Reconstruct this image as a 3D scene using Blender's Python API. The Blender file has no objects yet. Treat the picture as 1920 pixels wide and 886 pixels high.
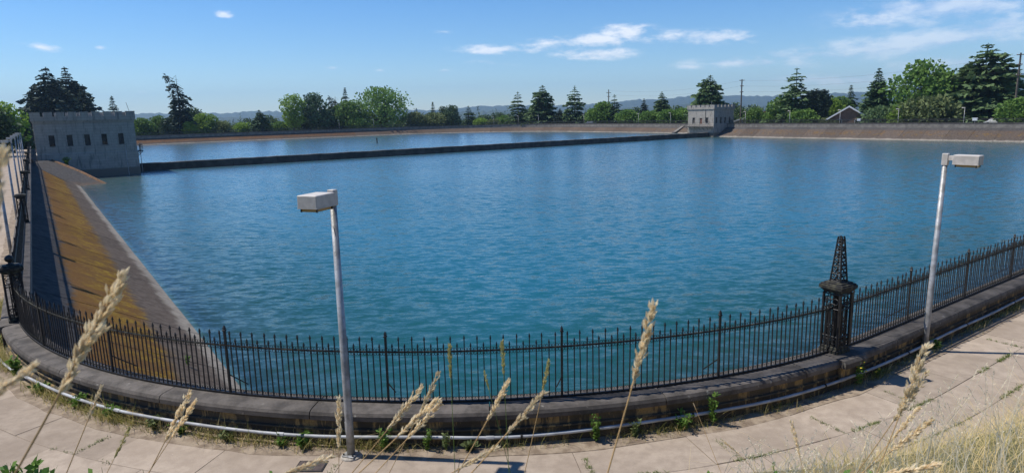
import bpy, math, random
import numpy as np
from mathutils import Vector, Matrix

SC = bpy.context.scene
COL = SC.collection
R = math.radians
rnd = random.Random(11)
rng = np.random.default_rng(7)

# ------------------------------------------------------------------ camera
EYE = 4.8
FPX, PITCH, ROLL, TH = 1245.0, R(10.49), R(1.34), R(35.3)
cam = bpy.data.cameras.new('Camera')
camo = bpy.data.objects.new('Camera', cam)
COL.objects.link(camo)
SC.camera = camo
cp, sp, cr, sr = math.cos(PITCH), math.sin(PITCH), math.cos(ROLL), math.sin(ROLL)
_right = Vector((cr, -sp * sr, -cp * sr))
_down = Vector((-sr, -sp * cr, -cp * cr))
_fwd = Vector((0, cp, -sp))
_m = Matrix((_right, -_down, -_fwd)).transposed().to_4x4()
_m.translation = (0, 0, EYE)
camo.matrix_world = _m
cam.sensor_width = 36
cam.lens = FPX / 1920 * 36
cam.clip_start = 0.05
cam.clip_end = 30000
cam.dof.use_dof = True
cam.dof.focus_distance = 16
cam.dof.aperture_fstop = 9.0

# ------------------------------------------------------------------ sky, sun, exposure
SUN_EL = R(57.5)
SUN_AZ = math.atan2(-0.992, 0.125)            # angle from +Y towards +X


def pray(x, y):
    """direction of a photo pixel (1920 x 886)"""
    u = (x - 960) / FPX
    v = (y - 443) / FPX
    u, v = u * cr - v * sr, u * sr + v * cr
    return np.array([u, cp - sp * v, -(sp + v * cp)])


def N(nt, kind, **kw):
    n = nt.nodes.new(kind)
    for k, v in kw.items():
        if k == 'inp':
            for a, b in v.items():
                if isinstance(b, bpy.types.NodeSocket):
                    nt.links.new(b, n.inputs[a])
                else:
                    n.inputs[a].default_value = b
        else:
            setattr(n, k, v)
    return n


def MATH(nt, op, a, b=None, c=None, clamp=False):
    n = nt.nodes.new('ShaderNodeMath')
    n.operation = op
    n.use_clamp = clamp
    for i, v in enumerate((a, b, c)):
        if v is None:
            continue
        if isinstance(v, bpy.types.NodeSocket):
            nt.links.new(v, n.inputs[i])
        else:
            n.inputs[i].default_value = v
    return n.outputs[0]


def MAPR(nt, v, a, b, c=0.0, d=1.0, smooth=True):
    n = nt.nodes.new('ShaderNodeMapRange')
    n.interpolation_type = 'SMOOTHSTEP' if smooth else 'LINEAR'
    nt.links.new(v, n.inputs[0])
    for i, q in enumerate((a, b, c, d)):
        n.inputs[1 + i].default_value = q
    return n.outputs[0]


def MIXC(nt, f, a, b, mode='MIX'):
    n = nt.nodes.new('ShaderNodeMix')
    n.data_type = 'RGBA'
    n.blend_type = mode
    for i, v in ((0, f), (6, a), (7, b)):
        if isinstance(v, bpy.types.NodeSocket):
            nt.links.new(v, n.inputs[i])
        elif i == 0:
            n.inputs[i].default_value = v
        else:
            n.inputs[i].default_value = (*v[:3], 1)
    return n.outputs[2]


world = bpy.data.worlds.new('World')
SC.world = world
world.use_nodes = True
wt = world.node_tree
wt.nodes.clear()
sky = N(wt, 'ShaderNodeTexSky', sky_type='NISHITA', sun_disc=False, sun_elevation=SUN_EL,
        sun_rotation=SUN_AZ, altitude=100, air_density=1.0, dust_density=0.0, ozone_density=3.0)
skyc = N(wt, 'ShaderNodeHueSaturation', inp={'Saturation': 1.3, 'Value': 1.0, 'Color': sky.outputs[0]}).outputs[0]
skyc = MIXC(wt, 1.0, skyc, (.85, .985, 1.20), 'MULTIPLY')
geo = N(wt, 'ShaderNodeTexCoord').outputs['Generated']
sep = N(wt, 'ShaderNodeSeparateXYZ', inp={0: geo})
az = MATH(wt, 'ARCTAN2', sep.outputs[0], sep.outputs[1])
el = MATH(wt, 'ARCSINE', sep.outputs[2])
cvec = N(wt, 'ShaderNodeCombineXYZ', inp={0: az, 1: MATH(wt, 'MULTIPLY', el, 2.6), 2: 0.3}).outputs[0]
n1 = N(wt, 'ShaderNodeTexNoise', inp={'Vector': cvec, 'Scale': 16.0, 'Detail': 7.0, 'Roughness': 0.6}).outputs[0]
n2 = N(wt, 'ShaderNodeTexNoise', inp={'Vector': cvec, 'Scale': 5.0, 'Detail': 5.0, 'Roughness': 0.55}).outputs[0]
n3 = N(wt, 'ShaderNodeTexNoise', inp={'Vector': cvec, 'Scale': 55.0, 'Detail': 4.0, 'Roughness': 0.6}).outputs[0]
# clouds: (photo x, y, half width, half height, tilt, strength, brightness)
CLOUDS = [(1175, 62, 60, 17, .02, 1.15, 1.0), (1110, 76, 110, 13, .05, 1.1, 1.0), (935, 93, 90, 9, .0, 1.0, .95),
          (1020, 82, 60, 10, .08, 1.0, 1.0), (1340, 70, 85, 14, -.03, 1.0, .93), (1245, 68, 80, 12, 0, .9, .92),
          (1115, 101, 90, 12, 0, .9, .95), (925, 119, 55, 8, 0, .8, .85),
          (1640, 32, 85, 20, .08, .75, .82), (1800, 8, 190, 30, .06, .95, .74), (1720, 80, 290, 22, .10, .98, .76),
          (1860, 52, 140, 20, .1, .9, .74), (1520, 102, 130, 11, .04, .8, .8), (1800, 116, 150, 14, .05, .8, .72),
          (1390, 117, 130, 11, .0, .75, .80), (1600, 150, 180, 14, .0, .6, .76), (1300, 125, 120, 10, 0, .4, .8),
          (75, 89, 30, 7, -.06, 1.0, .95), (420, 26, 17, 7, 0, .95, .9), (188, 90, 11, 4, 0, .8, .85),
          (625, 127, 22, 4, 0, .6, .8), (712, 132, 14, 4, 0, .6, .85), (835, 131, 20, 4, 0, .7, .85),
          (715, 162, 16, 4, 0, .5, .8), (265, 173, 14, 3, 0, .4, .8), (830, 60, 30, 5, 0, .45, .8)]
avec = N(wt, 'ShaderNodeCombineXYZ', inp={0: az, 1: el, 2: 0.0}).outputs[0]
dens = None
brt = None
for (cx, cy, hw, hh, tilt, stg, br) in CLOUDS:
    d = pray(cx, cy)
    a0 = math.atan2(d[0], d[1])
    e0 = math.atan2(d[2], math.hypot(d[0], d[1]))
    mp = N(wt, 'ShaderNodeMapping', vector_type='TEXTURE', inp={0: avec, 1: (a0, e0, 0), 2: (0, 0, tilt - 0.03), 3: (2.0 * hw / 1400, 2.0 * hh / 1270, 1)})
    gr_ = N(wt, 'ShaderNodeTexGradient', gradient_type='QUADRATIC_SPHERE', inp={0: mp.outputs[0]}).outputs[1]
    g = MATH(wt, 'MULTIPLY', gr_, stg * 1.3)
    dens = g if dens is None else MATH(wt, 'MAXIMUM', dens, g)
    gb = MATH(wt, 'MULTIPLY', g, br)
    brt = gb if brt is None else MATH(wt, 'MAXIMUM', brt, gb)
bright = MATH(wt, 'DIVIDE', brt, MATH(wt, 'ADD', dens, 0.0001))
# scattered fair-weather wisps all round the sky
band = MATH(wt, 'MULTIPLY', MAPR(wt, n2, .60, .78), 0.35)
dens2 = MATH(wt, 'ADD', dens, MATH(wt, 'MULTIPLY', band, MAPR(wt, el, .02, .2)))
ragged = MATH(wt, 'ADD', MATH(wt, 'MULTIPLY', MATH(wt, 'SUBTRACT', n1, .5), 2.6),
              MATH(wt, 'MULTIPLY', MATH(wt, 'SUBTRACT', n3, .5), 1.3))
cmask = MAPR(wt, MATH(wt, 'ADD', dens2, MATH(wt, 'MULTIPLY', ragged, MAPR(wt, dens2, .02, .5))), .15, 1.25)
cmask = MATH(wt, 'MULTIPLY', cmask, MATH(wt, 'MULTIPLY', MAPR(wt, bright, .70, .95, .5, .9), 1.0))
ccol = MIXC(wt, MAPR(wt, bright, .70, 1.0), (6.2, 7.0, 9.2), (8.8, 9.2, 10.0))
ccol = MIXC(wt, MAPR(wt, n1, .35, .62), ccol, (9.6, 9.9, 10.5))
skymix = MIXC(wt, cmask, skyc, ccol)
bg = N(wt, 'ShaderNodeBackground', inp={'Color': skymix, 'Strength': 0.088})
wo = N(wt, 'ShaderNodeOutputWorld', inp={'Surface': bg.outputs[0]})

sun = bpy.data.lights.new('Sun', 'SUN')
sun.energy = 4.2
sun.angle = R(0.53)
sun.color = (1.0, 0.955, 0.88)
suno = bpy.data.objects.new('Sun', sun)
COL.objects.link(suno)
sdir = Vector((math.sin(SUN_AZ) * math.cos(SUN_EL), math.cos(SUN_AZ) * math.cos(SUN_EL), math.sin(SUN_EL)))
suno.rotation_euler = (-sdir).to_track_quat('-Z', 'Y').to_euler()
suno.location = (-40, 10, 60)

SC.view_settings.view_transform = 'Standard'
SC.view_settings.look = 'None'
SC.view_settings.gamma = 1
SC.view_settings.use_curve_mapping = False
SC.view_settings.exposure = 0.4
SC.render.engine = 'CYCLES'
SC.cycles.use_denoising = True
SC.cycles.max_bounces = 8
SC.cycles.transparent_max_bounces = 12
SC.cycles.volume_bounces = 0
SC.cycles.sample_clamp_indirect = 6

# ------------------------------------------------------------------ plan geometry
# s runs along the left bank (away from the camera), t runs along the right bank
CT, ST_ = math.cos(TH), math.sin(TH)
S0, S1, T0, T1 = 5.78, 240.0, -0.78, 161.5
RAD = {'cam': 12.9, 'fl': 18.0, 'fr': 55.0, 'nr': 18.0}
ZW, ZW2 = -3.0, -2.2          # water levels of the near and the far basin
DIV = 122.0
SLOPE0, ZS0, KS = 0.15, -0.45, 1.86
ZBOT = -8.9


def xy(s, t):
    return (-ST_ * s + CT * t, CT * s + ST_ * t)


def st(x, y):
    return (-ST_ * x + CT * y, CT * x + ST_ * y)


def bp(px, py, z=0.0):
    d = pray(px, py)
    k = (z - EYE) / d[2]
    return d[0] * k, d[1] * k


_segs = []                    # (length, fn(l, o) -> s, t)


def _line(p, d, n, L):
    _segs.append((L, lambda l, o: (p[0] + d[0] * l + n[0] * o, p[1] + d[1] * l + n[1] * o)))


def _arc(c, r, a0):           # angle measured in (s,t); the arc turns by -90 degrees
    _segs.append((r * math.pi / 2, lambda l, o: (c[0] + (r - o) * math.cos(a0 - l / r), c[1] + (r - o) * math.sin(a0 - l / r))))


rc, rfl, rfr, rnr = RAD['cam'], RAD['fl'], RAD['fr'], RAD['nr']
# u = 0 at the right end of the corner arc nearest the camera
_segs.append((rc * math.pi / 2, lambda l, o: (S0 + rc - (rc - o) * math.cos(l / rc), T0 + rc - (rc - o) * math.sin(l / rc))))
_line((S0 + rc, T0), (1, 0), (0, 1), S1 - rfl - S0 - rc)
_segs.append((rfl * math.pi / 2, lambda l, o: (S1 - rfl + (rfl - o) * math.sin(l / rfl), T0 + rfl - (rfl - o) * math.cos(l / rfl))))
_line((S1, T0 + rfl), (0, 1), (-1, 0), T1 - rfr - T0 - rfl)
_segs.append((rfr * math.pi / 2, lambda l, o: (S1 - rfr + (rfr - o) * math.cos(l / rfr), T1 - rfr + (rfr - o) * math.sin(l / rfr))))
_line((S1 - rfr, T1), (-1, 0), (0, -1), S1 - rfr - S0 - rnr)
_segs.append((rnr * math.pi / 2, lambda l, o: (S0 + rnr - (rnr - o) * math.sin(l / rnr), T1 - rnr + (rnr - o) * math.cos(l / rnr))))
_line((S0, T1 - rnr), (0, -1), (1, 0), T1 - rnr - T0 - rc)
PERIM = sum(q[0] for q in _segs)
LARC = rc * math.pi / 2
_cum = np.concatenate([[0], np.cumsum([q[0] for q in _segs])])


def rim_st(u, o=0.0):
    u = u % PERIM
    i = min(int(np.searchsorted(_cum, u, side='right')) - 1, len(_segs) - 1)
    return _segs[i][1](u - _cum[i], o)


def rim(u, o=0.0):
    return xy(*rim_st(u, o))


def rim_us(step_near=0.5, step_far=4.0):
    """breakpoints round the whole rim"""
    us = []
    for i, (L, _) in enumerate(_segs):
        stp = step_far
        if i == 0:
            stp = step_near
        elif i in (2, 6):
            stp = 2.0
        n = max(2, int(round(L / stp)))
        us += [_cum[i] + L * k / n for k in range(n)]
    return us


def inset(s, t):
    """distance inside the rim (numpy)"""
    s = np.asarray(s, float)
    t = np.asarray(t, float)
    d = np.minimum(np.minimum(s - S0, S1 - s), np.minimum(t - T0, T1 - t))
    for (cs, ct_, r, gs, gt) in ((S0 + rc, T0 + rc, rc, -1, -1), (S1 - rfl, T0 + rfl, rfl, 1, -1),
                                 (S1 - rfr, T1 - rfr, rfr, 1, 1), (S0 + rnr, T1 - rnr, rnr, -1, 1)):
        m = ((s - cs) * gs > 0) & ((t - ct_) * gt > 0)
        d = np.where(m, r - np.hypot(s - cs, t - ct_), d)
    return d


PATH_OUT = 2.75


def sstep(a, b, x):
    x = np.clip((np.asarray(x, float) - a) / (b - a), 0, 1)
    return x * x * (3 - 2 * x)


def path_z(s, t):
    """the path climbs a little along the right bank"""
    return 0.05 * sstep(7.0, 12.5, t) * (1 - sstep(12, 30, s)) * (1 - sstep(60, 110, t)) * (.05 + .95 * sstep(.24, .60, -inset(s, t)))


def pz(x, y):
    return float(path_z(*st(x, y)))


def ground_z(s, t):
    """height of the ground outside the path"""
    s = np.asarray(s, float)
    t = np.asarray(t, float)
    d = np.maximum(-inset(s, t) - PATH_OUT, 0)
    lam = 2.35 + 1.3 * sstep(4.5, 1.0, t)
    hill = 3.4 * (1 - np.exp(-d / lam)) + 0.16 * np.maximum(d - 9, 0) * (d < 400) + 0.16 * 391 * (d >= 400)
    hill = np.minimum(hill, 45)
    far = -0.05 - 0.5 * sstep(0, 4, d) - 17 * (1 - np.exp(-np.maximum(d - 5, 0) / 260))
    w = (1 - sstep(22, 60, s)) * (1 - sstep(60, 120, t))
    w = w * (1 - sstep(300, 900, d))
    return hill * w + far * (1 - w) + path_z(s, t) * np.exp(-d / 3.0)


# ------------------------------------------------------------------ mesh helpers
class MB:
    def climb(self):
        self.v = [(x, y, z + pz(x, y)) for (x, y, z) in self.v]
        return self

    def __init__(self):
        self.v = []
        self.f = []

    def add(self, vs, fs):
        b = len(self.v)
        self.v += [tuple(map(float, p)) for p in vs]
        self.f += [tuple(b + i for i in f) for f in fs]
        return self

    def box(self, x0, x1, y0, y1, z0, z1):
        vs = [(x, y, z) for z in (z0, z1) for (x, y) in ((x0, y0), (x1, y0), (x1, y1), (x0, y1))]
        return self.add(vs, [(3, 2, 1, 0), (4, 5, 6, 7), (0, 1, 5, 4), (1, 2, 6, 5), (2, 3, 7, 6), (3, 0, 4, 7)])

    def bbox(self, x0, x1, y0, y1, z0, z1, b=0.01):
        """box with chamfered vertical and top edges"""
        vs = []
        for z, i in ((z0, 0), (z1 - b, 0), (z1, b)):
            a0, a1, c0, c1 = x0 + i, x1 - i, y0 + i, y1 - i
            vs += [(a0 + b, c0, z), (a1 - b, c0, z), (a1, c0 + b, z), (a1, c1 - b, z), (a1 - b, c1, z), (a0 + b, c1, z), (a0, c1 - b, z), (a0, c0 + b, z)]
        fs = [tuple(range(7, -1, -1)), tuple(range(16, 24))]
        for k in (0, 8):
            fs += [(k + i, k + (i + 1) % 8, k + 8 + (i + 1) % 8, k + 8 + i) for i in range(8)]
        return self.add(vs, fs)

    def tube(self, pts, rad, n=8, cap=True):
        pts = [Vector(p) for p in pts]
        if not isinstance(rad, (list, tuple)):
            rad = [rad] * len(pts)
        vs = []
        up = None
        for i, p in enumerate(pts):
            d = (pts[min(i + 1, len(pts) - 1)] - pts[max(i - 1, 0)])
            if d.length < 1e-9:
                d = Vector((0, 0, 1))
            d.normalize()
            if up is None:
                up = Vector((0, 0, 1)) if abs(d.z) < .9 else Vector((1, 0, 0))
            e1 = d.cross(up)
            if e1.length < 1e-5:
                e1 = d.cross(Vector((0, 1, 0)))
            e1.normalize()
            e2 = e1.cross(d)
            up = e2
            for k in range(n):
                a = 2 * math.pi * k / n
                vs.append(p + (e1 * math.cos(a) + e2 * math.sin(a)) * rad[i])
        fs = []
        for i in range(len(pts) - 1):
            for k in range(n):
                fs.append((i * n + k, i * n + (k + 1) % n, (i + 1) * n + (k + 1) % n, (i + 1) * n + k))
        if cap:
            fs.append(tuple(range(n - 1, -1, -1)))
            fs.append(tuple((len(pts) - 1) * n + k for k in range(n)))
        return self.add(vs, fs)

    def lathe(self, prof, n=12, c=(0, 0)):
        vs = []
        for (r, z) in prof:
            for k in range(n):
                a = 2 * math.pi * k / n
                vs.append((c[0] + r * math.cos(a), c[1] + r * math.sin(a), z))
        fs = []
        for i in range(len(prof) - 1):
            for k in range(n):
                fs.append((i * n + k, i * n + (k + 1) % n, (i + 1) * n + (k + 1) % n, (i + 1) * n + k))
        fs.append(tuple(range(n - 1, -1, -1)))
        fs.append(tuple((len(prof) - 1) * n + k for k in range(n)))
        return self.add(vs, fs)

    def sweep(self, us, prof, closed_prof=True, caps=True, fn=None, loop=False):
        """sweep a profile [(o, z)] along the rim"""
        fn = fn or rim
        m = len(prof)
        vs = []
        for u in us:
            for (o, z) in prof:
                x, y = fn(u, o)
                vs.append((x, y, z))
        fs = []
        nu = len(us)
        for i in range(nu if loop else nu - 1):
            j = (i + 1) % nu
            for k in range(m if closed_prof else m - 1):
                k2 = (k + 1) % m
                fs.append((i * m + k, i * m + k2, j * m + k2, j * m + k))
        if caps and closed_prof and not loop:
            fs.append(tuple(range(m - 1, -1, -1)))
            fs.append(tuple((nu - 1) * m + k for k in range(m)))
        return self.add(vs, fs)

    def obj(self, name, mat, parent=None, loc=None, smooth=False, rel=(0, 0, 0), recalc=True):
        me = bpy.data.meshes.new(name)
        vs = self.v
        if rel != (0, 0, 0):
            vs = [(a - rel[0], b - rel[1], c - rel[2]) for (a, b, c) in vs]
        me.from_pydata(vs, [], self.f)
        me.update()
        if recalc:
            import bmesh
            bm = bmesh.new()
            bm.from_mesh(me)
            bmesh.ops.recalc_face_normals(bm, faces=bm.faces)
            bm.to_mesh(me)
            bm.free()
        if smooth:
            me.shade_smooth()
        return put(name, me, mat, parent, loc)


def put(name, me, mat, parent=None, loc=None):
    o = bpy.data.objects.new(name, me)
    COL.objects.link(o)
    if mat is not None and me is not None and not len(me.materials):
        me.materials.append(mat)
    if parent is not None:
        o.parent = parent
    if loc is not None:
        o.location = loc
    return o


def tag(o, label=None, cat=None, group=None, kind=None):
    if label:
        o['label'] = label
    if cat:
        o['category'] = cat
    if group:
        o['group'] = group
    if kind:
        o['kind'] = kind
    return o


def thing(name, label, cat, loc=(0, 0, 0), rz=0.0, group=None):
    o = bpy.data.objects.new(name, None)
    o.empty_display_size = .2
    COL.objects.link(o)
    o.location = loc
    o.rotation_euler = (0, 0, rz)
    return tag(o, label, cat, group)


def quads_obj(name, V, mat, parent=None, attrs=None, loc=None, nper=4):
    """V: (n, nper, 3) numpy; attrs: {name: (n,) per-face values}"""
    n = V.shape[0]
    me = bpy.data.meshes.new(name)
    me.vertices.add(n * nper)
    me.vertices.foreach_set('co', np.ascontiguousarray(V, dtype=np.float32).reshape(-1))
    me.loops.add(n * nper)
    me.loops.foreach_set('vertex_index', np.arange(n * nper, dtype=np.int32))
    me.polygons.add(n)
    me.polygons.foreach_set('loop_start', np.arange(0, n * nper, nper, dtype=np.int32))
    me.update()
    me.validate()
    for k, a in (attrs or {}).items():
        at = me.attributes.new(k, 'FLOAT', 'POINT')
        a = np.asarray(a)
        at.data.foreach_set('value', (np.repeat(a, nper) if len(a) == n else a).astype(np.float32))
    return put(name, me, mat, parent, loc)


def pt_attr(me, name, vals):
    at = me.attributes.new(name, 'FLOAT', 'POINT')
    at.data.foreach_set('value', np.asarray(vals, dtype=np.float32))


# ------------------------------------------------------------------ materials
def newmat(name):
    m = bpy.data.materials.new(name)
    m.use_nodes = True
    nt = m.node_tree
    bsdf = nt.nodes['Principled BSDF']
    return m, nt, bsdf


def noise(nt, vec, scale, detail=4, rough=.55, dim='3D'):
    n = N(nt, 'ShaderNodeTexNoise', inp={'Scale': scale, 'Detail': detail, 'Roughness': rough})
    if vec is not None:
        nt.links.new(vec, n.inputs['Vector'])
    return n.outputs[0]


def wpos(nt):
    return N(nt, 'ShaderNodeNewGeometry').outputs['Position']


def bump(nt, h, strength=.3, dist=.02, normal=None):
    b = N(nt, 'ShaderNodeBump', inp={'Height': h, 'Strength': strength, 'Distance': dist})
    if normal is not None:
        nt.links.new(normal, b.inputs['Normal'])
    return b.outputs[0]


def simple(name, col, rough=.7, var=.25, scale=6, metal=0.0, bmp=.0, spec=.4, col2=None, lo=.35, hi=.65):
    m, nt, b = newmat(name)
    p = wpos(nt)
    f = noise(nt, p, scale, 5)
    c2 = col2 or tuple(c * (1 - var) for c in col)
    c = MIXC(nt, MAPR(nt, f, lo, hi), c2, col)
    nt.links.new(c, b.inputs['Base Color'])
    b.inputs['Roughness'].default_value = rough
    b.inputs['Metallic'].default_value = metal
    b.inputs['Specular IOR Level'].default_value = spec
    if bmp:
        nt.links.new(bump(nt, noise(nt, p, scale * 6, 4), bmp, .02), b.inputs['Normal'])
    return m


M = {}
M['iron'] = simple('cast_iron', (.022, .021, .02), .55, .5, 9, bmp=.2, col2=(.012, .011, .011))
M['iron_lichen'] = simple('lichened_iron', (.075, .070, .045), .8, .5, 14, bmp=.3, col2=(.016, .015, .013), lo=.45, hi=.7)
M['galv'] = simple('galvanised_steel', (.40, .40, .40), .5, .2, 7, metal=.35, bmp=.15, col2=(.23, .225, .21))
M['lamp_paint'] = simple('lamp_paint', (.56, .51, .45), .6, .15, 9, col2=(.45, .41, .36), bmp=.05)
M['lamp_lens'] = simple('lamp_lens', (.45, .30, .12), .25, .2, 5)
M['pvc'] = simple('grey_conduit', (.44, .45, .46), .5, .3, 3, col2=(.27, .27, .27))
M['dirt'] = simple('dry_dirt', (.30, .235, .165), .95, .4, 5, bmp=.6, col2=(.17, .125, .085))
M['wood_pole'] = simple('weathered_pole', (.13, .105, .085), .9, .4, 4)
M['white_paint'] = simple('white_paint', (.72, .72, .70), .6, .1, 2)
M['dark_glass'] = simple('dark_glass', (.02, .022, .025), .15, .3, 2, spec=.6)
M['board'] = simple('window_board', (.080, .066, .052), .85, .45, 1.2, col2=(.030, .027, .026))
M['door'] = simple('brown_door', (.17, .085, .055), .8, .35, 2)
M['roofgrey'] = simple('grey_roof', (.30, .30, .31), .85, .25, 2)
M['redbrick'] = simple('red_brick', (.30, .10, .07), .9, .3, 3)
M['housewall'] = simple('house_wall', (.20, .12, .085), .9, .25, 2)
M['housegrey'] = simple('house_siding', (.42, .41, .40), .9, .2, 2)
M['tyre'] = simple('tyre', (.02, .02, .02), .9, .3, 4)
M['steel_cover'] = simple('rusty_cover', (.085, .062, .055), .7, .4, 10, bmp=.4)
M['footing'] = simple('pole_footing', (.40, .36, .30), .95, .3, 9, bmp=.4)
M['stake'] = simple('dark_stake', (.03, .028, .025), .9, .3, 6)
M['bark'] = simple('bark', (.075, .055, .042), .95, .4, 3)

# concrete path and slabs
m, nt, b = newmat('path_concrete')
p = wpos(nt)
oi = N(nt, 'ShaderNodeObjectInfo')
fine = noise(nt, p, 60, 5, .7)
mid = noise(nt, p, 5, 6, .65)
big = noise(nt, p, .7, 3)
c = MIXC(nt, MAPR(nt, mid, .3, .7), (.305, .245, .188), (.400, .326, .252))
c = MIXC(nt, MATH(nt, 'MULTIPLY', MAPR(nt, big, .42, .66), .55), c, (.275, .218, .165))
c = MIXC(nt, MATH(nt, 'MULTIPLY', MAPR(nt, fine, .56, .68), .6), c, (.19, .152, .12))
c = MIXC(nt, MATH(nt, 'MULTIPLY', MAPR(nt, noise(nt, p, 24, 2), .70, .76), .5), c, (.55, .48, .38))
hv = N(nt, 'ShaderNodeHueSaturation', inp={'Color': c, 'Value': MAPR(nt, oi.outputs['Random'], 0, 1, .86, 1.09, False)})
nt.links.new(hv.outputs[0], b.inputs['Base Color'])
b.inputs['Roughness'].default_value = .95
b.inputs['Specular IOR Level'].default_value = .08
nt.links.new(bump(nt, fine, .35, .008), b.inputs['Normal'])
M['path'] = m

# coping and parapet face
m, nt, b = newmat('coping_concrete')
p = wpos(nt)
oi = N(nt, 'ShaderNodeObjectInfo')
a_ = noise(nt, p, 3.2, 6, .65)
f_ = noise(nt, p, 55, 4, .7)
c = MIXC(nt, MAPR(nt, a_, .32, .68), (.050, .043, .036), (.125, .108, .092))
c = MIXC(nt, MATH(nt, 'MULTIPLY', MAPR(nt, f_, .55, .75), .6), c, (.055, .05, .044))
c = MIXC(nt, MATH(nt, 'MULTIPLY', MAPR(nt, noise(nt, p, 9, 3), .66, .75), .6), c, (.31, .29, .24))
hv = N(nt, 'ShaderNodeHueSaturation', inp={'Color': c, 'Value': MAPR(nt, oi.outputs['Random'], 0, 1, .85, 1.12, False)})
nt.links.new(hv.outputs[0], b.inputs['Base Color'])
b.inputs['Roughness'].default_value = .95
nt.links.new(bump(nt, f_, .5, .012), b.inputs['Normal'])
M['coping'] = m

m, nt, b = newmat('parapet_face')
p = wpos(nt)
a_ = noise(nt, p, 1.6, 5, .6)
f_ = noise(nt, p, 40, 4, .7)
st_ = N(nt, 'ShaderNodeMapping', inp={'Vector': p, 'Scale': (3, 3, .6)}).outputs[0]
ss = noise(nt, st_, 2.2, 5, .65)
c = MIXC(nt, MAPR(nt, a_, .35, .6), (.042, .036, .028), (.085, .068, .045))
c = MIXC(nt, MAPR(nt, ss, .50, .60), c, (.27, .185, .080))
c = MIXC(nt, MATH(nt, 'MULTIPLY', MAPR(nt, f_, .5, .7), .5), c, (.03, .028, .022))
nt.links.new(c, b.inputs['Base Color'])
b.inputs['Roughness'].default_value = .95
nt.links.new(bump(nt, f_, .5, .012), b.inputs['Normal'])
M['parapet'] = m

# reservoir lining: bands follow the height above the water (attribute band), moss amount per bank
m, nt, b = newmat('lining')
p = wpos(nt)
band = N(nt, 'ShaderNodeAttribute', attribute_name='band').outputs['Fac']
moss = N(nt, 'ShaderNodeAttribute', attribute_name='moss').outputs['Fac']
rust = N(nt, 'ShaderNodeAttribute', attribute_name='rust').outputs['Fac']
oi = N(nt, 'ShaderNodeObjectInfo')
n_s = noise(nt, p, .9, 5, .6)
n_m = noise(nt, p, 3.5, 6, .65)
n_f = noise(nt, p, 26, 4, .7)
wob = MATH(nt, 'ADD', band, MATH(nt, 'ADD', MATH(nt, 'MULTIPLY', MATH(nt, 'SUBTRACT', n_s, .5), .20), MATH(nt, 'MULTIPLY', MATH(nt, 'SUBTRACT', n_m, .5), .16)))
asph = MIXC(nt, MAPR(nt, n_m, .3, .7), (.052, .049, .048), (.095, .089, .085))
conc = MIXC(nt, MAPR(nt, n_m, .3, .7), (.072, .057, .047), (.130, .106, .086))
conc = MIXC(nt, MATH(nt, 'MULTIPLY', MAPR(nt, n_f, .55, .7), .55), conc, (.075, .06, .047))
pale = MIXC(nt, MAPR(nt, n_m, .3, .7), (.19, .165, .135), (.29, .26, .215))
mossc = MIXC(nt, MAPR(nt, n_m, .35, .62), (.140, .080, .022), (.32, .225, .026))
mossc = MIXC(nt, MAPR(nt, noise(nt, p, 1.3, 5, .7), .42, .60), (.105, .066, .036), mossc)
mossc = MIXC(nt, MATH(nt, 'MULTIPLY', MAPR(nt, wob, .50, .74), .75), mossc, (.125, .068, .036))
mossc = MIXC(nt, MAPR(nt, n_f, .40, .62), (.130, .066, .018), mossc)
mossc = MIXC(nt, MATH(nt, 'MULTIPLY', MAPR(nt, noise(nt, p, 14, 3), .63, .7), .5), mossc, (.33, .26, .16))
rustc = MIXC(nt, MAPR(nt, n_m, .3, .7), (.105, .052, .028), (.19, .105, .055))
pale = MIXC(nt, MAPR(nt, band, -.10, .0), (.045, .052, .042), pale)
c = MIXC(nt, MAPR(nt, wob, .055, .12), pale, conc)
c = MIXC(nt, MAPR(nt, wob, .76, .80), c, asph)
mz = MATH(nt, 'MULTIPLY', MAPR(nt, wob, .30, .40), MAPR(nt, wob, .82, .74))
mz = MATH(nt, 'MULTIPLY', mz, MAPR(nt, MATH(nt, 'ADD', MATH(nt, 'ADD', MATH(nt, 'MULTIPLY', n_s, .6), MATH(nt, 'MULTIPLY', n_m, .4)), MATH(nt, 'SUBTRACT', moss, .5)), .46, .68))
c = MIXC(nt, mz, c, mossc)
rz_ = MATH(nt, 'MULTIPLY', rust, MATH(nt, 'MULTIPLY', MAPR(nt, wob, .18, .45), MAPR(nt, wob, .95, .8)))
c = MIXC(nt, MATH(nt, 'MULTIPLY', rz_, MAPR(nt, n_s, .35, .6, .45, .95)), c, rustc)
hv = N(nt, 'ShaderNodeHueSaturation', inp={'Color': c, 'Value': MAPR(nt, oi.outputs['Random'], 0, 1, .88, 1.1, False)})
nt.links.new(hv.outputs[0], b.inputs['Base Color'])
b.inputs['Roughness'].default_value = .95
b.inputs['Specular IOR Level'].default_value = .03
nt.links.new(bump(nt, MATH(nt, 'ADD', n_f, n_m), .6, .03), b.inputs['Normal'])
M['lining'] = m

# dark wet concrete of the dividing wall
m, nt, b = newmat('divider_concrete')
p = wpos(nt)
sepz = N(nt, 'ShaderNodeSeparateXYZ', inp={0: p}).outputs[2]
nn = noise(nt, p, .7, 5, .6)
c = MIXC(nt, MAPR(nt, nn, .35, .65), (.022, .021, .02), (.06, .055, .05))
c = MIXC(nt, MAPR(nt, MATH(nt, 'ADD', sepz, MATH(nt, 'MULTIPLY', nn, .5)), -1.62, -1.45), c, (.16, .145, .125))
nt.links.new(c, b.inputs['Base Color'])
b.inputs['Roughness'].default_value = .85
M['divider'] = m

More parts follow.
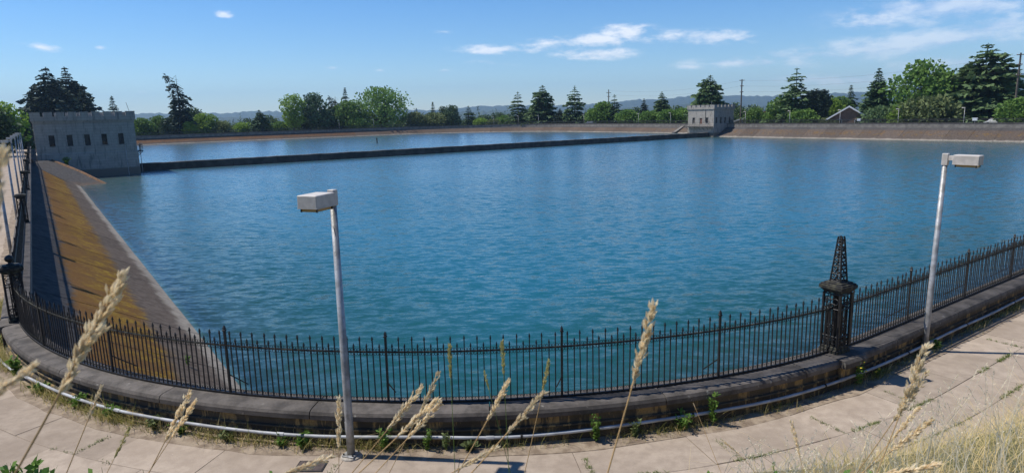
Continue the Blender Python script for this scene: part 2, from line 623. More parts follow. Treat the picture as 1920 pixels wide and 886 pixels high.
# gatehouse masonry: fine cut courses, too far off to build stone by stone
m, nt, b = newmat('gatehouse_stone')
tc = N(nt, 'ShaderNodeTexCoord').outputs['Object']
sx = N(nt, 'ShaderNodeSeparateXYZ', inp={0: tc})
hsum = MATH(nt, 'ADD', sx.outputs[0], sx.outputs[1])
bv = N(nt, 'ShaderNodeCombineXYZ', inp={0: hsum, 1: sx.outputs[2], 2: 0.0}).outputs[0]
br = N(nt, 'ShaderNodeTexBrick', inp={'Vector': bv, 'Scale': 1.0, 'Mortar Size': .012, 'Brick Width': 2.4, 'Row Height': .40,
                                      'Color1': (.345, .308, .26, 1), 'Color2': (.30, .272, .232, 1), 'Mortar': (.165, .152, .135, 1)})
g1 = noise(nt, tc, 1.1, 5, .65)
strk = noise(nt, N(nt, 'ShaderNodeMapping', inp={'Vector': tc, 'Scale': (1.6, 1.6, .22)}).outputs[0], 2.0, 5, .65)
c = MIXC(nt, MATH(nt, 'MULTIPLY', MAPR(nt, g1, .35, .7), .45), br.outputs[0], (.20, .185, .165))
c = MIXC(nt, MATH(nt, 'MULTIPLY', MAPR(nt, strk, .50, .68), .6), c, (.085, .08, .075))
# tide mark at the foot of the walls
wz = N(nt, 'ShaderNodeSeparateXYZ', inp={0: wpos(nt)}).outputs[2]
c = MIXC(nt, MAPR(nt, MATH(nt, 'ADD', wz, MATH(nt, 'MULTIPLY', g1, .3)), -1.6, -1.85), c, (.15, .128, .10))
nt.links.new(c, b.inputs['Base Color'])
b.inputs['Roughness'].default_value = .92
nt.links.new(bump(nt, MATH(nt, 'ADD', br.outputs['Fac'], MATH(nt, 'MULTIPLY', g1, .6)), -.5, .03), b.inputs['Normal'])
M['stone'] = m
M['stone_trim'] = simple('stone_trim', (.32, .295, .26), .9, .35, 2.5, bmp=.2)

# water
m = bpy.data.materials.new('reservoir_water')
m.use_nodes = True
nt = m.node_tree
nt.nodes.clear()
p = wpos(nt)
dep = N(nt, 'ShaderNodeAttribute', attribute_name='depth').outputs['Fac']
gust = noise(nt, N(nt, 'ShaderNodeMapping', inp={'Vector': p, 'Scale': (.35, .9, 1)}).outputs[0], .07, 3, .55)


def slopes(rot, scl, freq, detail, amp, rough=.55):
    v = N(nt, 'ShaderNodeMapping', inp={'Vector': p, 'Rotation': (0, 0, R(rot)), 'Scale': scl}).outputs[0]
    nz = N(nt, 'ShaderNodeTexNoise', inp={'Vector': v, 'Scale': freq, 'Detail': detail, 'Roughness': rough}).outputs['Color']
    c0 = N(nt, 'ShaderNodeVectorMath', operation='SUBTRACT', inp={0: nz, 1: (.5, .5, .5)}).outputs[0]
    return N(nt, 'ShaderNodeVectorMath', operation='MULTIPLY', inp={0: c0, 1: (amp * .6, amp, 0)}).outputs[0]


sl = N(nt, 'ShaderNodeVectorMath', operation='ADD', inp={0: slopes(-10, (.42, 1.0, 1), 2.7, 3, .68), 1: slopes(8, (.5, 1.0, 1), 7.0, 3, .50, .65)}).outputs[0]
sl = N(nt, 'ShaderNodeVectorMath', operation='ADD', inp={0: sl, 1: slopes(22, (.35, 1.0, 1), .8, 2, .10)}).outputs[0]
sl = N(nt, 'ShaderNodeVectorMath', operation='SCALE', inp={0: sl, 3: MAPR(nt, gust, .3, .7, .7, 1.25)}).outputs[0]
nb = N(nt, 'ShaderNodeVectorMath', operation='NORMALIZE', inp={0: N(nt, 'ShaderNodeVectorMath', operation='ADD', inp={0: sl, 1: (0, 0, 1)}).outputs[0]}).outputs[0]
fr = N(nt, 'ShaderNodeFresnel', inp={'IOR': 1.36, 'Normal': nb}).outputs[0]
gl = N(nt, 'ShaderNodeBsdfGlossy', inp={'Color': (1, 1, 1, 1), 'Roughness': .19, 'Normal': nb})
body = MIXC(nt, MAPR(nt, dep, .3, 2.4), (.028, .085, .070), (.010, .064, .058))
body = MIXC(nt, MAPR(nt, dep, 1.6, 7.5), body, (.010, .095, .128))
df = N(nt, 'ShaderNodeBsdfDiffuse', inp={'Color': body})
tr = N(nt, 'ShaderNodeBsdfTransparent', inp={'Color': (.50, .78, .74, 1)})
opa = MATH(nt, 'SUBTRACT', 1.0, MATH(nt, 'EXPONENT', MATH(nt, 'MULTIPLY', dep, -1.0)))
mx = N(nt, 'ShaderNodeMixShader', inp={0: opa, 1: tr.outputs[0], 2: df.outputs[0]})
mx2 = N(nt, 'ShaderNodeMixShader', inp={0: fr, 1: mx.outputs[0], 2: gl.outputs[0]})
N(nt, 'ShaderNodeOutputMaterial', inp={'Surface': mx2.outputs[0]})
M['water'] = m


def leafmat(name, dark, light, trans=.25, rough=.7):
    m = bpy.data.materials.new(name)
    m.use_nodes = True
    nt = m.node_tree
    nt.nodes.clear()
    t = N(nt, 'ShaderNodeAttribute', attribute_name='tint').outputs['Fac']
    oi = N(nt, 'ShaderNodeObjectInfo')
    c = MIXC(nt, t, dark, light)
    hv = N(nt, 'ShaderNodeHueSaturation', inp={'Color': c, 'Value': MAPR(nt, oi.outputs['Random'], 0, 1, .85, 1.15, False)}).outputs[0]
    d = N(nt, 'ShaderNodeBsdfPrincipled', inp={'Base Color': hv, 'Roughness': rough, 'Specular IOR Level': .25})
    tl = N(nt, 'ShaderNodeBsdfTranslucent', inp={'Color': hv})
    mxs = N(nt, 'ShaderNodeMixShader', inp={0: trans, 1: d.outputs[0], 2: tl.outputs[0]})
    N(nt, 'ShaderNodeOutputMaterial', inp={'Surface': mxs.outputs[0]})
    return m


M['fir'] = leafmat('fir_needles', (.030, .062, .030), (.095, .155, .062), .15)
M['cedar'] = leafmat('cedar_needles', (.052, .100, .042), (.160, .235, .090), .2)
M['darkfir'] = leafmat('dark_needles', (.016, .030, .024), (.046, .074, .048), .12)
M['broad'] = leafmat('broad_leaves', (.062, .130, .024), (.180, .290, .055), .3)
M['bright'] = leafmat('bright_leaves', (.115, .205, .026), (.270, .385, .060), .35)
M['olive'] = leafmat('olive_leaves', (.085, .115, .040), (.185, .220, .085), .3)
M['woods'] = leafmat('woods_leaves', (.036, .070, .030), (.125, .185, .062), .15)
M['weed'] = leafmat('weed_leaves', (.075, .155, .026), (.190, .310, .060), .35)
M['grass'] = leafmat('grass_blades', (.25, .26, .06), (.86, .66, .33), .45)
M['straw'] = leafmat('straw', (.74, .58, .34), (.94, .84, .62), .4)
M['strawgreen'] = leafmat('green_seed', (.50, .46, .16), (.78, .68, .34), .4)
M['stem'] = leafmat('dry_stem', (.50, .32, .14), (.66, .50, .25), .15)
M['stemgreen'] = leafmat('green_stem', (.14, .20, .045), (.26, .30, .08), .15)
M['moss'] = leafmat('joint_moss', (.060, .100, .018), (.17, .21, .05), .2)
M['flower'] = simple('yellow_petals', (.72, .50, .03), .6, .2, 9)

m, nt, b = newmat('dry_hillside')
p = wpos(nt)
c = MIXC(nt, MAPR(nt, noise(nt, p, 1.4, 5), .35, .65), (.10, .105, .035), (.27, .205, .10))
c = MIXC(nt, MAPR(nt, noise(nt, p, .004, 3), .4, .6), c, (.065, .085, .035))
nt.links.new(c, b.inputs['Base Color'])
b.inputs['Roughness'].default_value = 1
nt.links.new(bump(nt, noise(nt, p, 30, 5), .8, .05), b.inputs['Normal'])
M['ground'] = m
m, nt, b = newmat('forested_hills')
p = wpos(nt)
c = MIXC(nt, MAPR(nt, noise(nt, p, .02, 5, .7), .38, .62), (.012, .022, .014), (.045, .062, .030))
c = MIXC(nt, MAPR(nt, noise(nt, p, .008, 6, .75), .66, .70), c, (.20, .19, .17))
nt.links.new(c, b.inputs['Base Color'])
b.inputs['Roughness'].default_value = 1
nt.links.new(bump(nt, noise(nt, p, .03, 5, .7), 1, 12), b.inputs['Normal'])
M['hills'] = m

# ================================================================== the setting
US = rim_us()

# ground outside the path, one sheet out to the horizon
offs = [2.68, 2.9, 3.2, 3.6, 4.1, 4.7, 5.4, 6.2, 7.1, 8.2, 9.6, 11.5, 14, 18, 24, 34, 50, 75, 110, 160, 240, 360, 540, 800, 1200, 1900, 3000, 4800, 6500]
vs, fs = [], []
for o in offs:
    for u in US:
        s, t = rim_st(u, -o)
        x, y = xy(s, t)
        z = float(ground_z(s, t))
        if o < 2.7:
            z = -.07 + float(path_z(s, t))
        elif o < 30:
            z += .05 * math.sin(s * 2.1 + t) * math.sin(t * 1.7 - s * .6) * min(1, (o - 2.7))
        vs.append((x, y, z))
n = len(US)
for i in range(len(offs) - 1):
    for k in range(n):
        fs.append((i * n + k, i * n + (k + 1) % n, (i + 1) * n + (k + 1) % n, (i + 1) * n + k))
g = MB().add(vs, fs).obj('ground', M['ground'], smooth=True)
tag(g, 'dry grassy ground sloping round the reservoir and out to the plain', kind='structure')

# hills beyond the plain
HP = [(-250, 226), (-50, 222), (120, 218), (255, 214), (300, 210), (420, 211), (500, 207), (560, 208), (640, 206), (760, 204), (800, 206), (860, 201), (900, 198),
      (960, 198), (1050, 197), (1120, 194), (1150, 190), (1200, 188), (1260, 183), (1292, 177), (1340, 180), (1400, 181), (1450, 181), (1520, 178),
      (1580, 174), (1660, 172), (1750, 160), (1850, 146), (1910, 137), (2000, 132), (2200, 128), (2500, 140)]


def hills(name, D0, D1, scale, jit, label, seed):
    r2 = random.Random(seed)
    azs, hs = [], []
    for (px, py) in HP:
        d = pray(px, py)
        azs.append(math.atan2(d[0], d[1]))
        hs.append(EYE + d[2] / math.hypot(d[0], d[1]) * D1)
    na, nr = 360, 10
    vs, fs = [], []
    A = np.linspace(-.95, .80, na)
    Hh = np.interp(A, azs, hs)
    rough_ = rng.normal(0, 1, na)
    rough_ = rough_ + np.convolve(rng.normal(0, 2.5, na), np.ones(9) / 9, 'same')
    for j in range(nr + 1):
        f = j / nr
        D = D0 + (D1 - D0) * f
        for i in range(na):
            prof = sstep(0, 1, f)
            z = -22 + (Hh[i] * scale + 22) * prof + rough_[i] * jit * f
            vs.append((D * math.sin(A[i]), D * math.cos(A[i]), z))
    for i in range(na):
        vs.append(((D1 + 500) * math.sin(A[i]), (D1 + 500) * math.cos(A[i]), -60))
    for j in range(nr + 1):
        for i in range(na - 1):
            fs.append((j * na + i, j * na + i + 1, (j + 1) * na + i + 1, (j + 1) * na + i))
    o = MB().add(vs, fs).obj(name, M['hills'])
    return tag(o, label, kind='structure')


hills('hills', 3900, 5300, 1.0, 4.0, 'long forested ridge along the horizon, rising to the right', 3)
hills('foothills', 2600, 3400, .34, 3.0, 'lower wooded rise in front of the long ridge', 5)

# path
pw = MB().sweep(US, [(-.2, -.02), (-.35, -.02), (-.48, -.02), (-.62, -.02), (-2.72, -.02), (-2.72, -.3), (-.2, -.3)], loop=True).climb().obj('path', M['path'])
tag(pw, 'pale concrete path curving round outside the parapet wall', kind='structure')
rows = [(-.57, -1.425), (-1.430, -2.085), (-2.090, -2.72)]
for ri, (o0, o1) in enumerate(rows):
    u = -16 + ri * .7
    while u < 46:
        L = 1.55 + rnd.uniform(-.12, .25)
        g_ = .004
        nseg = 4
        z = rnd.uniform(-.004, .004)
        us_ = [u + g_ + (L - 2 * g_) * k / nseg for k in range(nseg + 1)]
        tilt = rnd.uniform(-.004, .004)
        b_ = .006
        mb = MB().sweep(us_, [(o0, -.05), (o0, z - b_), (o0 - b_, z), (o1 + b_, z + tilt), (o1, z + tilt - b_), (o1, -.05)])
        mb.climb().obj('slab', M['path'], pw)
        u += L
ds_us = [-20 + .35 * k for k in range(210)]
vs, fs = [], []
for k, u in enumerate(ds_us):
    oe = -.575 - .05 * abs(math.sin(u * 1.3)) - rnd.uniform(0, .05) - .10 * float(sstep(9, 13, u))
    for (o, z) in ((-.2, .012 + rnd.uniform(0, .02)), (-.42, .014 + rnd.uniform(0, .015)), (oe, .007), (oe - .02, -.03)):
        x, y = rim(u, o)
        vs.append((x, y, z))
for k in range(len(ds_us) - 1):
    for q in range(3):
        fs.append((k * 4 + q, k * 4 + q + 1, k * 4 + q + 5, k * 4 + q + 4))
tag(MB().add(vs, fs).climb().obj('dirt_strip', M['dirt']), 'strip of dry dirt between the parapet wall and the path', kind='structure')

# reservoir lining
lin = bpy.data.objects.new('reservoir_lining', None)
COL.objects.link(lin)
tag(lin, 'sloping banks of the reservoir, asphalt and mossy concrete panels', kind='structure')


def lin_z(o):
    return ZS0 - (o - SLOPE0) / KS


OB = min(SLOPE0 + (ZS0 - ZBOT) * KS, 12.4)


def lin_attr(u):
    s, t = rim_st(u, 0)
    zw = ZW if s < DIV else ZW2
    if u < LARC + 210 and s < 225 and t < 20:
        ms, ru = (.78, .0) if s < DIV else (.35, .35)
    elif t < 100 and s > 200:
        ms, ru = .45, 1.0
    elif s > DIV + 25:
        ms, ru = .22, .30
    else:
        ms, ru = .48, .10
    return zw, ms, ru


def lining_panel(u0, u1, gap, lift, name, parent, nseg):
    vs, fs, ba, mo, ru_ = [], [], [], [], []
    os_ = [SLOPE0, 1.6, 3.2, 5.4, OB]
    for k in range(nseg + 1):
        u = u0 + gap + (u1 - u0 - 2 * gap) * k / nseg
        zw, ms, ru = lin_attr((u0 + u1) / 2)
        for lvl in (0, 1):
            for o in os_:
                x, y = rim(u, o)
                z = lin_z(o) + lift - lvl * .07
                vs.append((x, y, z))
                ba.append((lin_z(o) - zw) / (ZS0 - zw))
                mo.append(ms)
                ru_.append(ru)
    m_ = len(os_)
    w_ = 2 * m_
    for k in range(nseg):
        for q in range(m_ - 1):
            fs.append((k * w_ + q, k * w_ + q + 1, (k + 1) * w_ + q + 1, (k + 1) * w_ + q))
    for q in range(m_ - 1):
        fs.append((q, q + 1, m_ + q + 1, m_ + q))
        e = nseg * w_
        fs.append((e + q, e + q + 1, e + m_ + q + 1, e + m_ + q))
    o_ = MB().add(vs, fs).obj(name, M['lining'], parent)
    pt_attr(o_.data, 'band', ba)
    pt_attr(o_.data, 'moss', mo)
    pt_attr(o_.data, 'rust', ru_)
    return o_


nb_ = int(PERIM / 4.6)
for i in range(nb_):
    u0, u1 = PERIM * i / nb_, PERIM * (i + 1) / nb_
    arc = u0 < LARC + 2 or 210 < u0 < 270 or 330 < u0 < 480
    lining_panel(u0, u1, .022, rnd.uniform(-.008, .008), 'lining_panel', lin, 4 if arc else 1)
base = MB().sweep(US, [(SLOPE0, ZS0 - .05), (OB, lin_z(OB) - .05), (OB, ZBOT - .3), (SLOPE0 - .3, ZS0 - .3)], loop=True).obj('lining_bed', M['iron'], lin)
vs = [rim(u, OB - .6) + (lin_z(OB) + .25,) for u in US]
tag(MB().add(vs, [tuple(range(len(vs)))]).obj('reservoir_floor', M['divider']), 'bottom of the reservoir under the water', kind='structure')


def water(name, sa, sb, zw, step, label):
    ss_ = np.arange(sa, sb + step * .5, step)
    ss_ = np.linspace(sa, sb, len(ss_))
    tt_ = np.linspace(T0 + .6, T1 - .6, int((T1 - T0) / step))
    Sg, Tg = np.meshgrid(ss_, tt_, indexing='ij')
    ins = inset(Sg, Tg)
    dep = np.clip(zw - (ZS0 - (ins - SLOPE0) / KS), 0, 9)
    X = -ST_ * Sg + CT * Tg
    Y = CT * Sg + ST_ * Tg
    V = np.stack([X, Y, np.full_like(X, zw)], -1).reshape(-1, 3)
    a, b2 = Sg.shape
    idx = np.arange(a * b2).reshape(a, b2)
    F = np.stack([idx[:-1, :-1], idx[1:, :-1], idx[1:, 1:], idx[:-1, 1:]], -1).reshape(-1, 4)
    inn = ins.reshape(-1)
    keep = (inn[F] > 1.5).any(1)
    F = F[keep]
    me = bpy.data.meshes.new(name)
    me.from_pydata(V.tolist(), [], F.tolist())
    pt_attr(me, 'depth', dep.reshape(-1))
    me.shade_smooth()
    o = put(name, me, M['water'])
    # normals up
    if me.polygons[0].normal.z < 0:
        me.flip_normals()
    return tag(o, label, kind='structure')


water('water', S0 + .6, DIV + .05, ZW, .8, 'rippled blue-green water of the near basin')
water('far_water', DIV + .95, S1 - .6, ZW2, 1.6, 'blue water of the far basin behind the dividing wall')

# dividing wall between the basins
dw = thing('dividing_wall', 'long dark low concrete wall between the two basins', 'wall', xy(DIV, 12.7) + (ZBOT,), TH)
tt = np.arange(0, 155.6 - 12.7, 1.5)
for a0 in range(0, len(tt) - 1, 5):
    seg = tt[a0:a0 + 6]
    mb = MB()
    vs, fs = [], []
    for k, t in enumerate(seg):
        w = .03 * math.sin(t * .9) + .02 * math.sin(t * 2.3 + 1)
        g_ = .02 if k in (0, len(seg) - 1) else 0
        tx = t + (g_ if k == 0 else -g_ if k == len(seg) - 1 else 0)
        zt = -1.75 + w - ZBOT
        for (y, z) in ((0, 0), (0, zt - .10), (.07, zt), (.9, zt - .01), (1.0, zt - .12), (1.0, 0)):
            vs.append((tx, y, z))
    for k in range(len(seg) - 1):
        for q in range(6):
            fs.append((k * 6 + q, k * 6 + (q + 1) % 6, k * 6 + 6 + (q + 1) % 6, k * 6 + 6 + q))
    fs += [tuple(range(6)), tuple((len(seg) - 1) * 6 + q for q in range(6))]
    mb.add(vs, fs).obj('wall_block', M['divider'], dw)

# parapet wall
pwx, pwy = rim(10)
par = thing('parapet_wall', 'low dark stained parapet wall with concrete coping carrying the iron fence', 'wall', (pwx, pwy, 0))
rel = (pwx, pwy, 0)
MB().sweep(US, [(-.26, -.25), (-.26, .414), (-.06, .414), (-.06, -.25)], loop=True).obj('wall', M['parapet'], par, rel=rel)
MB().sweep(US, [(-.058, -.3), (-.058, .414), (.15, .414), (.15, -.62)], loop=True).obj('inner_wall', simple('inner_wall', (.20, .18, .155), .95, .35, 1.2, bmp=.3), par, rel=rel)
MB().sweep(US, [(-.262, -.2), (-.315, -.2), (-.315, .13), (-.262, .16)], loop=True).obj('plinth', M['parapet'], par, rel=rel)
MB().sweep(US, [(-.262, .235), (-.30, .24), (-.30, .265), (-.262, .275)], loop=True).obj('moulding', M['parapet'], par, rel=rel)
CPROF = [(-.335, .415), (-.335, .485), (-.31, .53), (-.25, .55), (-.02, .562), (.22, .55), (.22, .415)]
BAY = 2.62
for k in range(-7, 22):
    u0 = 1.1 + (k + .42) * BAY
    us_ = [u0 + .008 + (BAY - .016) * q / 6 for q in range(7)]
    MB().sweep(us_, [(o, z + rnd.uniform(-.003, .003)) for (o, z) in CPROF]).obj('coping_stone', M['coping'], par, rel=rel)
u_end = 1.1 + (22 + .42) * BAY
u_start = 1.1 + (-7 + .42) * BAY + PERIM
us_ = [u_end] + [u for u in US if u_end < u < u_start] + [u_start]
MB().sweep(us_, CPROF).obj('coping', M['coping'], par, rel=rel)
for k in (0, 7):        # piers below the ornamental pillars
    u0 = 1.1 + k * BAY
    us_ = [u0 - .27, u0, u0 + .27]
    MB().sweep(us_, [(-.34, -.1), (-.34, .414), (-.2, .414), (-.2, -.1)]).obj('pier', M['parapet'], par, rel=rel)
    MB().sweep([u0 - .30, u0, u0 + .30], [(-.44, .418), (-.44, .50), (-.40, .55), (-.2, .5655), (.24, .5655), (.24, .418)]).obj('pier_cap', M['coping'], par, rel=rel)

# ================================================================== iron fence
def rim_ang(u):
    x0, y0 = rim(u - .02)
    x1, y1 = rim(u + .02)
    return math.atan2(y1 - y0, x1 - x0)


ZF = .575
RAILZ = 1.365


def spear(h, w, tip):
    mb = MB()
    a = w / 2
    prof = [(a, 0), (a, h - tip), (a * 1.6, h - tip + .010), (a * 1.6, h - tip + .022), (a * .9, h - tip + .036),
            (a * 1.35, h - tip * .5), (a * .15, h)]
    vs = []
    for (r_, z) in prof:
        vs += [(-r_, -r_, z), (r_, -r_, z), (r_, r_, z), (-r_, r_, z)]
    fs = [(3, 2, 1, 0), tuple(range(len(vs) - 4, len(vs)))]
    for i in range(len(prof) - 1):
        fs += [(i * 4 + k, i * 4 + (k + 1) % 4, i * 4 + 4 + (k + 1) % 4, i * 4 + 4 + k) for k in range(4)]
    return mb.add(vs, fs)


def mesh_of(mb, name, mat, smooth=False):
    o = mb.obj(name, mat, smooth=smooth)
    me = o.data
    bpy.data.objects.remove(o)
    return me


PM_T = mesh_of(spear(1.61 - ZF, .0155, .07), 'picket', M['iron'])
PM_S = mesh_of(spear(1.50 - ZF, .0155, .07), 'picket', M['iron'])
PM_P = mesh_of(spear(1.69 - ZF, .031, .10), 'post', M['iron'])
PITCH_ = BAY / 27


def scroll(mb, c, ex, ez, r, flip=1, t=.0042):
    pts = []
    for k in range(8):
        a = R(-60 + 300 * k / 7) * flip
        rr = r * (1 - .06 * k)
        pts.append((c[0] + ex[0] * rr * math.cos(a), c[1] + ex[1] * rr * math.cos(a), c[2] + rr * math.sin(a)))
    mb.tube(pts, t, 3, False)


def fence_section(u0, u1, label, single=True, stuff_to=None):
    x0, y0 = rim((u0 + u1) / 2)
    f = thing('iron_fence', label, 'fence', (x0, y0, .56))
    rel = (x0, y0, .56)
    k0, k1 = int(math.ceil((u0 - 1.1) / PITCH_)), int(math.floor((u1 - 1.1) / PITCH_))
    far = []
    scr = MB()
    for k in range(k0, k1 + 1):
        u = 1.1 + k * PITCH_
        ispost = (k % 27 == 0)
        bx, by = rim(u)
        a = rim_ang(u)
        if ispost and (k // 27) % 7 == 0:
            continue
        if single:
            me = PM_P if ispost else (PM_T if k % 2 else PM_S)
            o = bpy.data.objects.new('post' if ispost else 'picket', me)
            COL.objects.link(o)
            o.parent = f
            o.location = (bx - x0, by - y0, ZF - .56)
            o.rotation_euler = (rnd.gauss(0, .006), rnd.gauss(0, .006), a)
            if ispost:
                nx, ny = rim(u, .42)
                MB().tube([(bx - x0, by - y0, .33), (nx - x0, ny - y0, -.01)], .010, 5).obj('brace', M['iron'], f)
            ex = (math.cos(a), math.sin(a))
            for sg in (.27, .73):
                cx, cy = rim(u + PITCH_ * sg)
                fl = 1 if sg < .5 else -1
                e2 = (ex[0] * fl, ex[1] * fl)
                scroll(scr, (cx - x0, cy - y0, RAILZ + .036 - .56), e2, 1, .023)
                scroll(scr, (cx - x0, cy - y0, RAILZ - .036 - .56), e2, 1, .023, -1)
                scroll(scr, (cx - x0, cy - y0, .640 - .56), e2, 1, .020)
        else:
            h = (1.69 if ispost else 1.61 if k % 2 else 1.50)
            w = .018 if ispost else .0095
            c, s_ = math.cos(a) * w, math.sin(a) * w
            zb = ZF - .56
            P = [(bx - x0 + c - s_, by - y0 + s_ + c), (bx - x0 - c - s_, by - y0 - s_ + c), (bx - x0 - c + s_, by - y0 - s_ - c), (bx - x0 + c + s_, by - y0 + s_ - c)]
            for q in range(4):
                p_, q_ = P[q], P[(q + 1) % 4]
                far.append(((*p_, zb), (*q_, zb), (*q_, h - .56), (*p_, h - .56)))
    n = max(2, int((u1 - u0) / (.35 if single else 2.0)))
    us_ = [u0 + (u1 - u0) * i / n for i in range(n + 1)]
    if single:
        scr.obj('scrollwork', M['iron_lichen'], f)['kind'] = 'stuff'
    if far:
        quads_obj('pickets', np.array(far), M['iron'], f)['kind'] = 'stuff'
    MB().sweep(us_, [(-.014, RAILZ - .011), (-.014, RAILZ + .011), (.014, RAILZ + .011), (.014, RAILZ - .011)]).obj('top_rail', M['iron_lichen'] if single else M['iron'], f, rel=rel)
    hb = .02 if single else .05
    MB().sweep(us_, [(-.019, .567), (-.019, .578 + hb), (.019, .578 + hb), (.019, .567)]).obj('bottom_rail', M['iron'], f, rel=rel)
    if not single:
        MB().sweep(us_, [(-.01, RAILZ - .055), (-.01, RAILZ + .055), (.01, RAILZ + .055), (.01, RAILZ - .055)]).obj('scroll_band', M['iron'], f, rel=rel)
    return f


UB = 1.1 + 7 * BAY         # the ball-topped pillar
fence_section(1.1, UB, 'curved black iron picket fence between the ball pillar and the obelisk pillar')
fence_section(1.1 - 4 * BAY, 1.1, 'straight black iron fence running right from the obelisk pillar')
fence_section(1.1 - 12 * BAY, 1.1 - 4 * BAY - .05, 'far right end of the near fence leaving the picture', single=False)
UL = UB + 5.18 * 7 * BAY
fence_section(UB, UL, 'black iron fence receding along the left bank to the gatehouse', single=False)
fence_section(UL + 1, _cum[4] - 4, 'dark iron fence along the rusty far bank', single=False)
fence_section(_cum[4] - 4, _cum[6] - 110, 'thin iron fence along the far right bank left of the small gatehouse', single=False)
fence_section(_cum[6] - 96, _cum[7] + 10, 'thin iron fence along the far right bank right of the small gatehouse', single=False)


# ornamental pillars
def pillar(u, kind, label):
    x, y = rim(u)
    p_ = thing('fence_pillar', label, 'pillar', (x, y, .566), rim_ang(u), 'ornamental fence pillars')
    w = .155
    base = MB().bbox(-.185, .185, -.185, .185, 0, .07, .012)
    base.bbox(-.17, .17, -.17, .17, .0705, .12, .01)
    base.obj('base', M['iron_lichen'], p_)
    zt = 1.07
    for sx_ in (-1, 1):
        for sy_ in (-1, 1):
            MB().bbox(sx_ * w - .02, sx_ * w + .02, sy_ * w - .02, sy_ * w + .02, .121, zt, .006).obj('corner_bar', M['iron'], p_)
    gr = MB()
    for face in range(4):
        ca, sa = math.cos(face * math.pi / 2), math.sin(face * math.pi / 2)

        def tr(x_, z_):
            return (ca * x_ + sa * w, sa * x_ - ca * w, z_)
        for xx_ in (-.07, 0.0, .07):
            gr.tube([tr(xx_, .12), tr(xx_, zt - .28)], .011, 5)
        for zz in (.30, zt - .28, zt - .02):
            gr.tube([tr(-w, zz), tr(w, zz)], .012, 5)
        for (cx, cz, r_) in ((-.07, zt - .15, .055), (.07, zt - .15, .055), (0, zt - .08, .035), (0, zt - .22, .035), (-.08, .21, .045), (.08, .21, .045), (0, .21, .05),
                             (0, .55, .05), (-.035, .48, .03), (.035, .48, .03), (0, .40, .035)):
            pts = [tr(cx + r_ * math.cos(q * math.pi / 4), cz + r_ * math.sin(q * math.pi / 4)) for q in range(9)]
            gr.tube(pts, .008, 4, False)
    gr.obj('lattice', M['iron'], p_)
    MB().box(-.05, .05, -.05, .05, .12, zt).obj('core', M['iron'], p_)
    cap = MB()
    for (hw, z0, z1) in ((.165, zt, zt + .025), (.18, zt + .0255, zt + .05), (.20, zt + .0505, zt + .075), (.222, zt + .0755, zt + .135), (.205, zt + .1355, zt + .16), (.165, zt + .1605, zt + .185)):
        cap.bbox(-hw, hw, -hw, hw, z0, z1, .007)
    cap.obj('capital', M['iron_lichen'], p_)
    z0 = zt + .186
    if kind == 'obelisk':
        zt2 = 2.045
        b0, b1 = .096, .037
        ob = thing_child = MB()
        for sx_ in (-1, 1):
            for sy_ in (-1, 1):
                ob.tube([(sx_ * b0, sy_ * b0, z0), (sx_ * b1, sy_ * b1, zt2 - .03), (sx_ * b1 * .75, sy_ * b1 * .75, zt2)], .0155, 5)
        orn = MB()
        for face in range(4):
            ca, sa = math.cos(face * math.pi / 2), math.sin(face * math.pi / 2)
            nz = 6
            for i in range(nz):
                f0 = (i + .5) / nz
                hw = b0 + (b1 - b0) * f0
                zc = z0 + (zt2 - z0) * f0
                r_ = hw * .46

                def tr(x_, z_):
                    return (ca * x_ + sa * hw, sa * x_ - ca * hw, z_)
                for sg in (-1, 1):
                    pts = [tr(sg * hw * .48 + r_ * math.cos(q * math.pi / 4), zc + sg * .012 + r_ * 1.05 * math.sin(q * math.pi / 4)) for q in range(8)]
                    orn.tube(pts, .0095, 4, False)
                hw2 = b0 + (b1 - b0) * (i / nz)
                zb = z0 + (zt2 - z0) * i / nz + .01
                orn.tube([(ca * -hw2 + sa * hw2, sa * -hw2 - ca * hw2, zb), (ca * hw2 + sa * hw2, sa * hw2 - ca * hw2, zb)], .008, 4)
        o_ = ob.obj('obelisk', M['iron'], p_)
        orn.obj('ornament', M['iron'], o_)
    elif kind == 'ball':
        MB().lathe([(.075, z0), (.075, z0 + .015), (.035, z0 + .03), (.03, z0 + .05), (.045, z0 + .06), (.075, z0 + .085), (.088, z0 + .125), (.078, z0 + .165), (.05, z0 + .195), (.012, z0 + .212)], 14).obj('ball', M['iron'], p_, smooth=True)
    return p_


pillar(1.1, 'obelisk', 'black openwork iron pillar topped by a tall lattice obelisk')
pillar(UB, 'ball', 'iron pillar with a round ball finial at the left bend of the fence')
for k, nm in ((1, 'first'), (2, 'second'), (3, 'third'), (4, 'fourth')):
    pillar(UB + k * 7 * BAY, 'cap', 'flat capped iron pillar, %s beyond the ball pillar on the left fence' % nm)

# conduit along the foot of the wall
cd = thing('conduit', 'long pale grey conduit pipe running along the foot of the parapet wall', 'pipe', rim(10, -.4) + (0,))
cx0, cy0 = rim(10, -.4)


def con_pt(u):
    o = -.365 - .14 * float(sstep(15.5, 19, u)) - .05 * float(sstep(8, 12, u)) * (1 - float(sstep(15, 17, u)))
    z = .195 - .11 * float(sstep(14, 19, u)) - .035 * math.exp(-((u - 7.3) / 1.0) ** 2) + .01 * math.sin(u * 1.7)
    x, y = rim(u, o)
    return (x - cx0, y - cy0, z + .25 * pz(x, y))


MB().tube([con_pt(-24 + .3 * k) for k in range(153)], .026, 8).obj('pipe', M['pvc'], cd, smooth=True)
for u in [-20 + 3.05 * k for k in range(14)]:
    MB().tube([con_pt(u - .055), con_pt(u + .055)], .032, 8).obj('coupling', M['pvc'], cd)
for u in [-19 + 2.6 * k for k in range(13)]:
    a, b_ = con_pt(u - .015), con_pt(u + .015)
    MB().tube([a, b_], .036, 8).obj('pipe_clip', M['iron'], cd)


